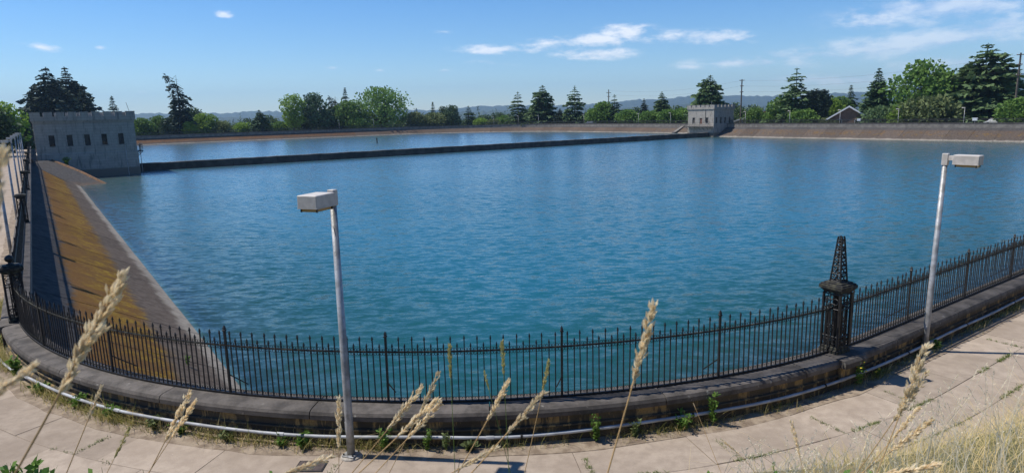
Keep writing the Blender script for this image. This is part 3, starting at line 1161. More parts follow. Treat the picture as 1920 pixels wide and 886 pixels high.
# ------------------------------------------------------------------ lamp posts
def make_lamp():
    r_ = thing('lamp_post', 'x', 'lamp post')
    MB().tube([(0, 0, 0), (0, 0, .5), (0, 0, 3.56)], [.058, .056, .044], 12).obj('pole', M['galv'], r_, smooth=True)
    MB().lathe([(.16, -.01), (.15, .02), (.09, .035), (.062, .05)], 12).obj('footing', M['footing'], r_)
    MB().bbox(-.10, .10, -.10, .10, .036, .05, .006).obj('base_plate', M['galv'], r_)
    for (bx_, by_) in ((-.075, -.075), (.075, -.075), (.075, .075), (-.075, .075)):
        MB().lathe([(.012, .05), (.012, .068), (.008, .074)], 6, (bx_, by_)).obj('bolt', M['iron'], r_)
    MB().bbox(-.025, .025, -.062, -.05, .38, .52, .004).obj('access_cover', M['galv'], r_)
    cap = MB()
    cap.bbox(-.05, .05, -.05, .05, 3.52, 3.725, .006)
    cap.obj('post_cap', M['lamp_paint'], r_)
    MB().box(.0555, .15, -.04, .04, 3.61, 3.69).obj('arm', M['lamp_paint'], r_)
    h = MB()
    h.bbox(.1505, .56, -.145, .145, 3.56, 3.71, .008).box(.15, .5605, -.147, .147, 3.545, 3.5595)
    hd = h.obj('head', M['lamp_paint'], r_)
    MB().box(.20, .52, -.11, .11, 3.505, 3.544).obj('lens', M['lamp_lens'], hd)
    MB().box(.19, .205, -.125, -.112, 3.50, 3.5445).box(.515, .53, -.125, -.112, 3.50, 3.5445).box(.19, .205, .112, .125, 3.50, 3.5445).box(.515, .53, .112, .125, 3.50, 3.5445).obj('latch', M['iron'], hd)
    return r_


def copy_tree(o, parent=None):
    c = o.copy()
    COL.objects.link(c)
    c.parent = parent
    for ch in list(o.children):
        copy_tree(ch, c)
    return c


LAMP0 = make_lamp()
_first = [True]


def lamp(x, y, z, ang, label, lean=(0, 0)):
    o = LAMP0 if _first[0] else copy_tree(LAMP0)
    _first[0] = False
    o.location = (x, y, z)
    o.rotation_euler = (lean[0], lean[1], ang)
    o.scale = (1, 1, 1.035)
    tag(o, label, 'lamp post', 'lamp posts round the reservoir')
    return o


lx, ly = bp(659, 855, 0)
lamp(lx, ly, 0, math.atan2(-.99, -.36), 'grey lamp post with box head in front of the curved fence')
lx, ly = bp(1733, 655, .08)
lamp(lx, ly, .035, math.atan2(-CT * .8, ST_), 'pale lamp post in front of the right fence, head pointing right', (0, R(.8)))
for k, nm in enumerate(('nearest', 'second', 'third', 'fourth', 'fifth', 'sixth', 'seventh', 'eighth')):
    x, y = xy(18.56 + 12.0 * k, T0 - .42)
    lamp(x, y, 0, math.atan2(-ST_, -CT), 'grey lamp post on the left path, %s of the row beside the fence' % nm)


def rim_hit(px, z=0.0, py=235):
    """distance along a pixel column to where the ray leaves the reservoir"""
    d = pray(px, py)
    h = math.hypot(d[0], d[1])
    k = 60.0
    while k < 400:
        x, y = d[0] / h * k, d[1] / h * k
        if float(inset(*st(x, y))) < 0 and k > 100:
            break
        k += .25
    return k, d[0] / h, d[1] / h


for (px, nm) in ((636, 'far bank lamp post before the dark trees left of the great round tree'), (701, 'far bank lamp post before the great round tree'),
                 (926, 'far bank lamp post at the bend of the far bank'),
                 (972, 'thin lamp post before the layered cedar left of the middle conifers'), (1010, 'thin lamp post before the broad middle conifer'),
                 (1095, 'thin lamp post before the slim grey-green conifer'), (1197, 'lamp post between the middle conifers and the small gatehouse'),
                 (1257, 'lamp post just left of the small gatehouse'), (1397, 'lamp post just right of the small gatehouse'),
                 (1480, 'lamp post in front of the tall layered cedar'), (1574, 'lamp post just left of the gabled house'),
                 (1683, 'lamp post in front of the bright broadleaf tree'), (1806, 'lamp post in front of the huge cedar')):
    k, dx, dy = rim_hit(px)
    k += .7
    lamp(dx * k, dy * k, 0, math.atan2(dy, dx) + 1.2, nm)

# meter cover
x, y = bp(583, 874, 0)
mc = thing('meter_cover', 'rusty square cover plate set in the path beside the lamp post', 'cover', (x, y, 0), rim_ang(8.5))
MB().bbox(-.19, .19, -.13, .13, .002, .016, .005).obj('plate', M['steel_cover'], mc)
MB().box(-.205, -.1905, -.145, .145, .0, .012).box(.1905, .205, -.145, .145, .0, .012).box(-.19, .19, -.145, -.1305, 0, .012).box(-.19, .19, .1305, .145, 0, .012).obj('frame', M['iron'], mc)


# ================================================================== gatehouses
def holed_wall(mb, org, ux, n, W, z0, z1, holes, depth=.28):
    """vertical wall in the plane org + ux*a, outward normal n; holes (a0, a1, b0, b1) with reveals"""
    xs = sorted({0, W, *[h[0] for h in holes], *[h[1] for h in holes]})
    zs = sorted({z0, z1, *[h[2] for h in holes], *[h[3] for h in holes]})

    def P(a, z, d=0):
        return (org[0] + ux[0] * a - n[0] * d, org[1] + ux[1] * a - n[1] * d, z)
    for i in range(len(xs) - 1):
        for j in range(len(zs) - 1):
            ca, cz = (xs[i] + xs[i + 1]) / 2, (zs[j] + zs[j + 1]) / 2
            if any(h[0] < ca < h[1] and h[2] < cz < h[3] for h in holes):
                continue
            mb.add([P(xs[i], zs[j]), P(xs[i + 1], zs[j]), P(xs[i + 1], zs[j + 1]), P(xs[i], zs[j + 1])], [(0, 1, 2, 3)])
    for h in holes:
        q = [(h[0], h[2]), (h[1], h[2]), (h[1], h[3]), (h[0], h[3])]
        for i in range(4):
            a, b_ = q[i], q[(i + 1) % 4]
            mb.add([P(*a), P(*b_), P(*b_, depth), P(*a, depth)], [(0, 1, 2, 3)])


def gatehouse(name_label, s0, t0, Wt, Ws, ztop, walls, zbase):
    """local x = t, local y = s; walls: {side: holes}; side 'front' y=0 (towards the camera), 'left' x=0, 'right' x=Wt, 'back' y=Ws"""
    gx, gy = xy(s0, t0)
    g = thing('gatehouse', name_label, 'gatehouse', (gx, gy, 0), TH)
    mb = MB()
    zc = ztop - 1.55
    F = {'front': ((0, 0), (1, 0), (0, -1), Wt), 'left': ((0, 0), (0, 1), (-1, 0), Ws), 'right': ((Wt, 0), (0, 1), (1, 0), Ws), 'back': ((0, Ws), (1, 0), (0, 1), Wt)}
    for side, (org, ux, n, W) in F.items():
        holed_wall(mb, org, ux, n, W, .55, zc, walls.get(side, []))
    mb.obj('wall', M['stone'], g, recalc=False)
    MB().bbox(-.09, Wt + .09, -.09, Ws + .09, zbase, .55, .07).obj('plinth', M['stone'], g)
    # corbel table and parapet
    for (e, a, b_) in ((.06, zc, zc + .16), (.14, zc + .162, zc + .34), (.22, zc + .342, zc + .92)):
        MB().box(-e, Wt + e, -e, Ws + e, a, b_).obj('cornice', M['stone'], g)
    MB().box(.25, Wt - .25, .25, Ws - .25, zc + .922, zc + .94).obj('roof', M['roofgrey'], g)
    e = .22
    zp = zc + .921
    for side, (org, ux, n, W) in F.items():
        nn = max(4, int(round(W / 1.45)))
        pitch = (W + 2 * e) / nn
        for i in range(nn):
            a0 = -e + pitch * i + (.22 if i else 0)
            a1 = -e + pitch * (i + 1) - (.22 if i < nn - 1 else 0)
            if side in ('left', 'right'):
                if i == 0:
                    a0 += .36
                if i == nn - 1:
                    a1 -= .36

            def bx_(a0, a1, d0, d1, z0, z1):
                xs_ = sorted((org[0] + ux[0] * a0 + n[0] * d0, org[0] + ux[0] * a1 + n[0] * d1))
                ys_ = sorted((org[1] + ux[1] * a0 + n[1] * d0, org[1] + ux[1] * a1 + n[1] * d1))
                return (xs_[0], xs_[1], ys_[0], ys_[1], z0, z1)
            mer = MB().box(*bx_(a0, a1, e, e - .35, zp, ztop - .07)).obj('merlon', M['stone'], g)
            MB().box(*bx_(a0 - .03, a1 + .03, e + .03, e - .38, ztop - .069, ztop + .01)).obj('merlon_cap', M['stone_trim'], mer)
    # windows and doors
    for side, hs in walls.items():
        org, ux, n, W = F[side]
        for h in hs:
            door = len(h) > 4 and h[4] == 'door'

            def bx_(a0, a1, d0, d1, z0, z1):
                xs_ = sorted((org[0] + ux[0] * a0 + n[0] * d0, org[0] + ux[0] * a1 + n[0] * d1))
                ys_ = sorted((org[1] + ux[1] * a0 + n[1] * d0, org[1] + ux[1] * a1 + n[1] * d1))
                return (xs_[0], xs_[1], ys_[0], ys_[1], z0, z1)
            if door:
                MB().box(*bx_(h[0] + .02, h[1] - .02, -.20, -.14, h[2], h[3] - .02)).obj('door', M['door'], g)
                continue
            wn = MB().box(*bx_(h[0] + .01, h[1] - .01, -.24, -.18, h[2] + .01, h[3] - .01)).obj('window', M['board'], g)
            fr_ = MB()
            k = .09
            fr_.box(*bx_(h[0] - k, h[0] + .012, -.10, .03, h[2] - k, h[3] + k))
            fr_.box(*bx_(h[1] - .012, h[1] + k, -.10, .03, h[2] - k, h[3] + k))
            fr_.box(*bx_(h[0] + .013, h[1] - .013, -.10, .03, h[3] - .012, h[3] + k))
            fr_.obj('frame', M['stone_trim'], wn)
            MB().box(*bx_(h[0] - .16, h[1] + .16, -.10, .08, h[2] - .14, h[2] - .003)).obj('sill', M['stone_trim'], wn)
            zm = (h[2] + h[3]) / 2 + rnd.uniform(-.2, .1)
            MB().box(*bx_(h[0] + .02, h[1] - .02, -.179, -.15, zm, zm + .05)).obj('meeting_rail', M['board'], wn)
            if rnd.random() < .6:
                MB().box(*bx_(h[0] + .05, h[1] - .05, -.178, -.17, h[2] + .05, h[2] + .05 + rnd.uniform(.25, .5))).obj('broken_pane', M['dark_glass'], wn)
    return g


Lw = [1.77 + 2.155 * i for i in range(5)]
gL = gatehouse('large grey stone gatehouse with crenellated parapet and five boarded windows, standing in the left bank', 116.2, .15, 12.55, 8.8, 6.45,
               {'front': [(a - .15, a + .57, 1.60, 3.20) for a in Lw], 'right': [(2.0, 2.7, 1.6, 3.2), (4.0, 5.0, .6, 2.9, 'door'), (6.3, 7.0, 1.6, 3.2)]}, -6)
MB().tube([(11.0, -.11, 1.5), (11.02, -.12, -1.0), (11.05, -.13, -3.2)], .035, 6).obj('drain_pipe', M['pvc'], gL)
MB().tube([(12.2, .4, 5.8), (12.1, .38, 6.6), (11.85, .35, 7.75)], .03, 6).obj('antenna', M['iron'], gL)
pl = MB().box(12.65, 13.6, 2.2, 5.6, .30, .42).obj('platform', M['iron'], gL)
for yy in (2.3, 3.9, 5.5):
    MB().tube([(13.5, yy, .30), (12.65, yy, -.55)], .05, 5).obj('bracket', M['iron'], pl)
    MB().tube([(13.55, yy, .42), (13.55, yy, 1.45)], .035, 5).obj('railing_post', M['iron'], pl)
MB().tube([(13.55, 2.2, 1.45), (13.55, 5.6, 1.45)], .03, 5).tube([(13.55, 2.2, .95), (13.55, 5.6, .95)], .03, 5).obj('railing', M['iron'], pl)
MB().tube([(13.25, 2.9, .42), (13.25, 2.9, 1.2)], .09, 8).lathe([(.30, 1.2), (.34, 1.24), (.34, 1.3), (.1, 1.34)], 12, (13.25, 2.9)).obj('valve_wheel', M['iron'], pl)
MB().tube([(13.3, 3.4, .3), (13.3, 3.4, -3.2)], .05, 6).obj('gauge_pipe', M['galv'], gL)

gR = gatehouse('small distant stone gatehouse with crenellated parapet at the end of the dividing wall', 120.7, 155.6, 8.9, 9.1, 5.85,
               {'left': [(1.9, 2.8, .85, 2.35), (4.0, 4.95, 0.56, 2.2, 'door'), (6.6, 7.5, .85, 2.35)],
                'front': [(.75 + 1.95 * i, 1.55 + 1.95 * i, .70, 2.35) for i in range(4)]}, -6)
bal = MB().box(-1.25, -.095, .2, 8.9, -.28, -.16).obj('balcony', M['iron'], gR)
rl = MB()
for i in range(30):
    rl.tube([(-1.2, .25 + 8.6 * i / 29, -.16), (-1.2, .25 + 8.6 * i / 29, .82)], .018, 4)
rl.tube([(-1.2, .2, .82), (-1.2, 8.9, .82)], .03, 4).tube([(-1.2, .2, .35), (-1.2, 8.9, .35)], .02, 4)
rl.obj('railing', M['iron'], bal)
for i in range(7):
    MB().tube([(-1.2, .3 + 1.42 * i, -.28), (-.1, .3 + 1.42 * i, -1.15)], .05, 4).obj('bracket', M['iron'], bal)
MB().tube([(-.12, 2.9, 1.2), (-.12, 2.9, 5.2)], .05, 5).obj('drain_pipe', M['iron'], gR)
MB().tube([(2.6, 3.0, 4.8), (2.6, 3.0, 6.9)], .04, 5).obj('antenna', M['galv'], gR)

# wedge of bank against the left gatehouse
ap = MB()
P = [(115.95, -.55, -.30), (115.95, 1.6, -.25), (108.5, 4.6, -1.70), (101.4, 7.0, -3.15), (99.4, 4.3, -3.12), (99.6, 2.2, -1.93), (109, -.55, -.48)]
top = [xy(a, b_) + (c,) for a, b_, c in P]
bot = [xy(a, b_) + (c - 3.2,) for a, b_, c in P]
nP = len(P)
ap.add(top + bot, [tuple(range(nP)), tuple(range(2 * nP - 1, nP - 1, -1))] + [(i, (i + 1) % nP, nP + (i + 1) % nP, nP + i) for i in range(nP)])
apo = ap.obj('bank_wedge', M['lining'])
pt_attr(apo.data, 'band', [1.0] * 3 + [.72, .70, .9, 1.0] + [.3] * nP)
pt_attr(apo.data, 'moss', [0.0] * (2 * nP))
pt_attr(apo.data, 'rust', [0.0] * (2 * nP))
tag(apo, 'asphalt wedge of sloping bank against the left gatehouse', kind='structure')
kb = [(115.6, 1.75, -.27), (112, 3.2, -.98), (108.5, 4.7, -1.70), (105, 5.85, -2.42), (101.6, 7.05, -3.1)]
tag(MB().tube([xy(a, b_) + (c,) for a, b_, c in kb], [.16, .2, .17, .2, .16], 6).obj('mossy_kerb', simple('mossy_kerb', (.20, .10, .045), .95, .4, 3, bmp=.5, col2=(.09, .06, .035))),
    'brown mossy kerb along the edge of the wedge by the left gatehouse', 'kerb')

# short dark buttress on the far right bank, and the stake in the far water
x, y = xy(136.5, 158.6)
bt = thing('bank_buttress', 'small dark triangular block on the far bank left of the small gatehouse', 'block', (x, y, -2.2), TH)
MB().add([(-1.9, -.5, 0), (2.5, -.5, 0), (2.5, -.5, 1.95), (-1.9, .5, 0), (2.5, .5, 0), (2.5, .5, 1.95)], [(0, 1, 2), (3, 5, 4), (0, 3, 4, 1), (1, 4, 5, 2), (0, 2, 5, 3)]).obj('wedge', M['divider'], bt)
MB().box(2.505, 2.9, -.6, .6, 0, 2.1).obj('end_block', M['divider'], bt)
x, y = bp(707, 268, ZW2)
sk = thing('marker_stake', 'thin dark stake standing in the far basin', 'stake', (x, y, ZW2 - 1.0))
MB().tube([(0, 0, 0), (.02, 0, 2.2)], [.16, .13], 6).obj('stake', M['stake'], sk)
MB().tube([(-.25, 0, 2.2), (.2, .02, 2.3)], .09, 5).obj('crosspiece', M['stake'], sk)

# ================================================================== trees
def nrm(v):
    return v / np.maximum(np.linalg.norm(v, axis=-1, keepdims=True), 1e-9)


def cards(c, d, w, L, W, bend=0.0):
    """quads: centre line from c along d (unit) of length L, width vector w (unit) * W, tapering to the tip"""
    L = np.asarray(L)[:, None]
    W = np.asarray(W)[:, None]
    a = c - w * W * .35
    b_ = c + w * W * .35
    e = c + d * L * .62 + w * W * .5
    f = c + d * L * .55 - w * W * .5
    tip = c + d * L
    # kite: base, right, tip, left
    return np.stack([c - d * L * .08, e - (e - c - d * L * .45) * .25, tip, f], 1)


def conifer_mesh(h, rad, style, seed):
    g = np.random.default_rng(seed)
    out, tint = [], []
    limbs = MB()
    base = {'fir': .05, 'deodar': .06, 'ragged': .02, 'column': .02, 'cedar': .03}[style]
    nw = int({'fir': 34, 'deodar': 18, 'ragged': 32, 'column': 30, 'cedar': 30}[style])
    lob = [g.uniform(.75, 1.2) for _ in range(7)]
    for i in range(nw):
        f = base + (1 - base) * ((i + g.uniform(-.3, .3)) / nw)
        f = min(max(f, base), .985)
        z = h * f
        if style == 'fir':
            r = rad * (1 - f) ** .8 * (.72 + .5 * g.random())
        elif style == 'deodar':
            r = rad * (1 - f) ** .75 * (.65 + .6 * g.random())
        elif style == 'cedar':
            r = rad * (1 - f) ** .78 * (.75 + .45 * g.random())
        elif style == 'ragged':
            r = rad * (.28 + .72 * (1 - f) ** .9) * (.45 + .75 * g.random())
        else:
            r = rad * min(1, (1 - f) * 3.2) ** .6 * (.8 + .3 * g.random())
        r = max(r, rad * .05)
        nb = int(g.integers(6, 9)) if style != 'deodar' else int(g.integers(5, 8))
        a0 = g.uniform(0, 6.28)
        for k in range(nb):
            a = a0 + 2 * math.pi * k / nb + g.uniform(-.3, .3)
            rr = r * g.uniform(.62, 1.18) * lob[int((a % 6.283) / 6.284 * 7) % 7]
            if style == 'ragged' and g.random() < .25:
                continue
            dirh = np.array([math.cos(a), math.sin(a), 0])
            droop = {'fir': -.10, 'deodar': .0, 'ragged': -.35, 'column': .8, 'cedar': .12}[style] + g.uniform(-.12, .12)
            ns = max(4, int({'fir': 11, 'deodar': 13, 'ragged': 9, 'column': 7, 'cedar': 15}[style] * min(1.3, .45 + rr / max(rad, .1))))
            t = np.linspace(.12, 1, ns)
            sag = -.16 * t ** 2 * rr if style in ('deodar', 'fir', 'cedar') else -.25 * t ** 2 * rr
            P = np.array([0, 0, z]) + dirh * (t * rr)[:, None] + np.array([0, 0, 1]) * (droop * rr * t + sag)[:, None]
            if k % 2 == 0 and rr > .12 * rad:
                limbs.tube([(0, 0, z), tuple(P[ns // 2]), tuple(P[-1])], [max(.02, rr * .018), max(.015, rr * .012), .01], 4, False)
            P = np.repeat(P, 3, 0)
            tt_ = np.repeat(t, 3)
            n_ = len(P)
            side = np.cross(dirh, [0, 0, 1])
            sd = g.uniform(-1, 1, n_)
            P = P + side * (sd * rr * .24 * (1.1 - .7 * tt_))[:, None] + g.normal(0, .02 * h * .3, (n_, 3)) * [.5, .5, .3]
            d = dirh * g.uniform(.5, 1.1, n_)[:, None] + side * (sd * 1.0)[:, None] + np.array([0, 0, 1]) * g.uniform(-.55, .20 if style != 'column' else 1.2, n_)[:, None]
            d = nrm(d)
            w = nrm(np.cross(d, g.normal(0, 1, (n_, 3)) * [.5, .5, 1] + [0, 0, 1.0]))
            L = np.clip(rr * .33, .035 * h * .5, .075 * h) * g.uniform(.7, 1.4, n_)
            out.append(cards(P, d, w, L, L * (.7 if style != 'deodar' else .6)))
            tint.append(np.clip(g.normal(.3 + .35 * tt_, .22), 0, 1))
    # leader
    n_ = 24
    zz = g.uniform(.9, 1.0, n_) * h
    d = nrm(g.normal(0, .45, (n_, 3)) + [0, 0, 1.0])
    w = nrm(np.cross(d, g.normal(0, 1, (n_, 3))))
    out.append(cards(np.stack([np.zeros(n_), np.zeros(n_), zz - .03 * h], 1), d, w, np.full(n_, .035 * h), np.full(n_, .012 * h)))
    tint.append(g.uniform(.2, .7, n_))
    tr = MB()
    tr.tube([(0, 0, -.5), (0, 0, h * .35), (0, 0, h * .97)], [h * .018 + .08, h * .012 + .05, .02], 7)
    tr.add(limbs.v, limbs.f)
    return np.concatenate(out), np.concatenate(tint), tr


def broad_mesh(h, rad, style, seed):
    g = np.random.default_rng(seed)
    out, tint = [], []
    tr = MB()
    trunk_h = h * (.22 if style != 'shrub' else .08)
    nl = {'round': 52, 'poplar': 40, 'shrub': 24, 'loose': 42}[style]
    cz0 = trunk_h * .5
    lobes = []
    for i in range(nl):
        f = (i + .5) / nl
        zz = cz0 + (h - cz0) * (.08 + .86 * f)
        q = (zz - cz0) / (h - cz0)
        env = {'round': (1 - abs(2 * q - .86) ** 2.6) if q < .93 else .35, 'poplar': min(1, q * 5, (1 - q) * 4 + .25) * .95, 'shrub': math.sqrt(max(.05, 1 - q ** 2)), 'loose': min(1, q * 3.5 + .3, (1 - q) * 1.9 + .22)}[style]
        env = max(env, .25)
        a = i * 2.39996 + g.uniform(-.4, .4)
        rr = rad * env * math.sqrt(g.uniform(.12, 1.0)) * .78
        lr = rad * g.uniform(.25, .42) * (.6 + .4 * env)
        zz = min(zz, h - lr * .75)
        lobes.append((rr * math.cos(a), rr * math.sin(a), zz, lr))
    for (lx_, ly_, lz, lr) in lobes:
        n_ = int(92 * (1 if style != 'shrub' else 1.2))
        u = nrm(g.normal(0, 1, (n_, 3)))
        rr = lr * g.uniform(.45, 1.08, n_) ** .6
        P = np.array([lx_, ly_, lz]) + u * rr[:, None] * [1, 1, .8]
        d = nrm(u + g.normal(0, .7, (n_, 3)))
        w = nrm(np.cross(d, g.normal(0, 1, (n_, 3))))
        L = np.clip(lr * .36, .12, .8) * g.uniform(.6, 1.35, n_)
        out.append(cards(P, d, w, L, L * .9))
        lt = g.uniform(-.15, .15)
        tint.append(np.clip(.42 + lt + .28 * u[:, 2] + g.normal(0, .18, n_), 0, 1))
        if g.random() < .5:
            tr.tube([(0, 0, trunk_h * .8), (lx_ * .5, ly_ * .5, (trunk_h + lz) * .5), (lx_ * .9, ly_ * .9, lz)], [rad * .035 + .02, rad * .022 + .015, .01], 4, False)
    tr.tube([(0, 0, -.6), (0, 0, trunk_h), (0, 0, h * .6)], [rad * .07 + .06, rad * .05 + .04, .03], 7)
    return np.concatenate(out), np.concatenate(tint), tr


def tree(px, top, wpx, kind, back, label, mat=None, base_px=None):
    k, dx, dy = rim_hit(px)
    if px < 47:
        k = 150
    D = k + back
    x, y = dx * D, dy * D
    s, t = st(x, y)
    zg = float(ground_z(s, t)) if float(inset(s, t)) < -2.8 else 0
    d = pray(px, top)
    ztop = EYE + d[2] / math.hypot(d[0], d[1]) * D
    h = max(ztop - zg, 2)
    rad = wpx * .5 * D / FPX * 1.2
    seed = int(px * 13 + top)
    style, mt = {'fir': ('fir', 'fir'), 'deodar': ('deodar', 'cedar'), 'cedar': ('cedar', 'cedar'), 'ragged': ('ragged', 'darkfir'), 'column': ('column', 'darkfir'),
                 'darkfir': ('fir', 'darkfir'), 'bigfir': ('cedar', 'darkfir'), 'round': ('round', 'broad'), 'poplar': ('poplar', 'bright'), 'loose': ('loose', 'broad'), 'bright': ('loose', 'bright'),
                 'shrub': ('shrub', 'olive'), 'darkround': ('loose', 'fir')}[kind]
    mt = mat or mt
    con = kind in ('bigfir', 'fir', 'deodar', 'cedar', 'ragged', 'column', 'darkfir')
    V, T, tr = (conifer_mesh if con else broad_mesh)(h, rad, style, seed)
    if kind == 'ragged':       # the tip leans over to the left
        q = np.clip((V[..., 2] / h - .55) / .45, 0, 1)
        V[..., 0] -= q ** 1.6 * rad * .75
    o = thing({True: 'conifer', False: 'broadleaf_tree'}[con] if kind != 'shrub' else 'shrub', label, 'tree' if kind != 'shrub' else 'shrub', (x, y, zg), group='trees behind the reservoir banks')
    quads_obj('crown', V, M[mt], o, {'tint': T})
    tr.obj('trunk', M['bark'], o, recalc=False)
    return o


TREES = [
    (8, 192, 50, 'bright', 0, 'yellow-green broadleaf tree at the far left edge behind the path'),
    (-12, 205, 55, 'darkround', -20, 'dark tree cut by the left edge of the picture'),
    (44, 203, 22, 'fir', 16, 'small dark conifer just left of the large gatehouse'),
    (101, 124, 92, 'darkfir', 22, 'left one of the two tall dark firs behind the large gatehouse'),
    (136, 124, 92, 'darkfir', 32, 'right one of the two tall dark firs behind the large gatehouse'),
    (70, 160, 44, 'darkfir', 26, 'shorter dark fir at the left side of the tall fir pair'),
    (164, 158, 50, 'darkfir', 20, 'shorter dark fir at the right side of the tall fir pair'),
    (216, 179, 28, 'fir', 25, 'small pointed fir showing above the right half of the large gatehouse roof'),
    (268, 222, 32, 'loose', 18, 'low green tree just right of the large gatehouse', 'broad'),
    (297, 218, 34, 'bright', 26, 'low bright tree between the large gatehouse and the ragged conifer', 'broad'),
    (316, 224, 26, 'darkround', 14, 'low dark tree touching the left side of the ragged conifer'),
    (340, 137, 42, 'ragged', 12, 'tall ragged dark conifer with a crooked tip left of centre'),
    (364, 202, 34, 'darkround', 24, 'dark rounded tree right behind the ragged conifer'),
    (356, 228, 24, 'bright', 9, 'small light green tree at the foot of the ragged conifer'),
    (386, 213, 36, 'bright', 14, 'light green tree right of the ragged conifer'),
    (417, 228, 36, 'shrub', 12, 'low olive shrub right of the light green tree'),
    (452, 230, 34, 'shrub', 14, 'low pale shrub left of the broad cone-shaped dark tree', 'bright'),
    (488, 205, 44, 'darkfir', 10, 'broad cone-shaped dark tree standing alone on the far bank', 'fir'),
    (525, 229, 30, 'bright', 18, 'low bright bush beside the narrow bright tree', 'broad'),
    (551, 176, 38, 'poplar', 10, 'tall narrow bright yellow-green tree on the far bank'),
    (574, 186, 20, 'ragged', 16, 'thin half-bare dark tree beside the bright narrow tree'),
    (593, 175, 50, 'darkround', 12, 'dark dense tree right of the bright narrow tree'),
    (614, 205, 34, 'darkround', 16, 'dark low tree filling in behind the dense dark tree'),
    (632, 178, 28, 'ragged', 18, 'dark uneven conifer left of the great round tree', 'darkfir'),
    (651, 163, 26, 'fir', 30, 'pointed narrow fir rising behind the great round tree'),
    (655, 190, 56, 'loose', 14, 'mid green tree touching the left side of the great round tree', 'broad'),
    (718, 164, 98, 'round', 14, 'great round dense green tree on the far bank'),
    (670, 222, 34, 'shrub', 8, 'green shrub at the foot of the great round tree', 'broad'),
    (780, 211, 38, 'bright', 12, 'light green tree right of the great round tree', 'olive'),
    (782, 202, 16, 'fir', 40, 'small fir top behind the light green tree'),
    (815, 212, 40, 'bright', 14, 'pale green rounded tree right of the small light green tree', 'olive'),
    (813, 190, 22, 'fir', 42, 'pointed fir behind the pale green rounded tree'),
    (832, 199, 22, 'darkround', 20, 'dark slim tree left of the dark round tree pair', 'fir'),
    (849, 197, 30, 'darkround', 16, 'dark rounded tree at the right end of the far bank group'),
    (879, 197, 26, 'deodar', 22, 'layered dark cedar at the bend of the far bank', 'fir'),
    (902, 222, 24, 'bright', 12, 'small bright bush at the bend of the far bank'),
    (925, 224, 24, 'shrub', 10, 'small olive bush right of the bend of the far bank'),
    (945, 217, 26, 'loose', 24, 'small green tree left of the layered cedar', 'broad'),
    (972, 171, 42, 'deodar', 10, 'layered pale green cedar, leftmost of the three middle conifers'),
    (1018, 159, 62, 'cedar', 12, 'broad conifer, middle one of the three middle conifers'),
    (1050, 203, 30, 'darkfir', 8, 'small leaning dark conifer at the foot of the middle conifer'),
    (1078, 160, 52, 'deodar', 12, 'grey-green conifer with upswept tip, rightmost of the three middle conifers', 'cedar'),
    (1112, 204, 30, 'bright', 12, 'bright green bush between the middle conifers', 'broad'),
    (1130, 192, 44, 'loose', 14, 'rounded green tree left of the twin small conifers'),
    (1152, 176, 30, 'deodar', 16, 'dark narrow conifer with open top right of the rounded green tree', 'fir'),
    (1176, 206, 36, 'loose', 12, 'low green tree right of the open-topped conifer', 'broad'),
    (1207, 184, 28, 'darkfir', 20, 'dark pointed conifer left of the bright conical tree'),
    (1218, 208, 40, 'bright', 8, 'bright rounded bush in front of the dark pointed conifer', 'broad'),
    (1240, 171, 40, 'fir', 14, 'bright green conical tree left of the small gatehouse', 'cedar'),
    (1252, 206, 34, 'loose', 7, 'rounded bush left of the small gatehouse', 'broad'),
    (1280, 203, 38, 'bright', 12, 'pale feathery tree touching the left side of the small gatehouse', 'broad'),
    (1329, 140, 78, 'cedar', 14, 'large dark conifer right behind the small gatehouse', 'cedar'),
    (1415, 203, 36, 'bright', 12, 'light green tree right of the small gatehouse', 'broad'),
    (1442, 212, 26, 'shrub', 10, 'shrub left of the tall layered cedar', 'broad'),
    (1466, 183, 50, 'loose', 14, 'mid green tree in front of the left side of the tall layered cedar', 'broad'),
    (1489, 125, 74, 'deodar', 12, 'tall layered cedar with wide flat tiers of branches'),
    (1505, 206, 50, 'shrub', 7, 'green bush under the tall layered cedar', 'broad'),
    (1528, 166, 20, 'column', 12, 'left one of the twin dark columnar trees'),
    (1541, 167, 20, 'column', 12, 'right one of the twin dark columnar trees'),
    (1557, 182, 34, 'bright', 20, 'light green tree left of the gabled house'),
    (1576, 181, 36, 'bright', 26, 'light green tree behind the gabled house', 'broad'),
    (1591, 158, 30, 'fir', 40, 'pointed fir rising behind the gabled house'),
    (1556, 222, 34, 'shrub', 8, 'olive bush at the left side of the gabled house'),
    (1641, 127, 56, 'darkfir', 14, 'tall dark fir right of the gabled house', 'fir'),
    (1652, 200, 54, 'shrub', 8, 'spreading juniper bush under the tall dark fir', 'cedar'),
    (1722, 116, 82, 'loose', 14, 'tall bright broadleaf tree left of the huge cedar', 'broad'),
    (1762, 132, 60, 'loose', 24, 'broadleaf tree between the tall bright tree and the huge cedar'),
    (1795, 137, 44, 'bright', 30, 'light green treetop behind the left shoulder of the huge cedar', 'broad'),
    (1738, 183, 74, 'loose', 8, 'olive tree at the foot of the tall bright broadleaf tree', 'olive'),
    (1690, 200, 50, 'shrub', 7, 'low bright shrub in front of the tall bright broadleaf tree', 'bright'),
    (1837, 80, 146, 'cedar', 21, 'huge dark spreading cedar at the right edge'),
    (1876, 122, 84, 'cedar', 24, 'second dark cedar crown on the right side of the huge cedar'),
    (1795, 172, 62, 'cedar', 17, 'lower cedar boughs on the left side of the huge cedar'),
    (1915, 184, 56, 'loose', 8, 'green tree cut by the right edge of the picture', 'broad'),
    (1965, 150, 80, 'fir', 25, 'fir just outside the right edge of the picture'),
]
for T_ in TREES:
    tree(*T_[:6], mat=T_[6] if len(T_) > 6 else None)

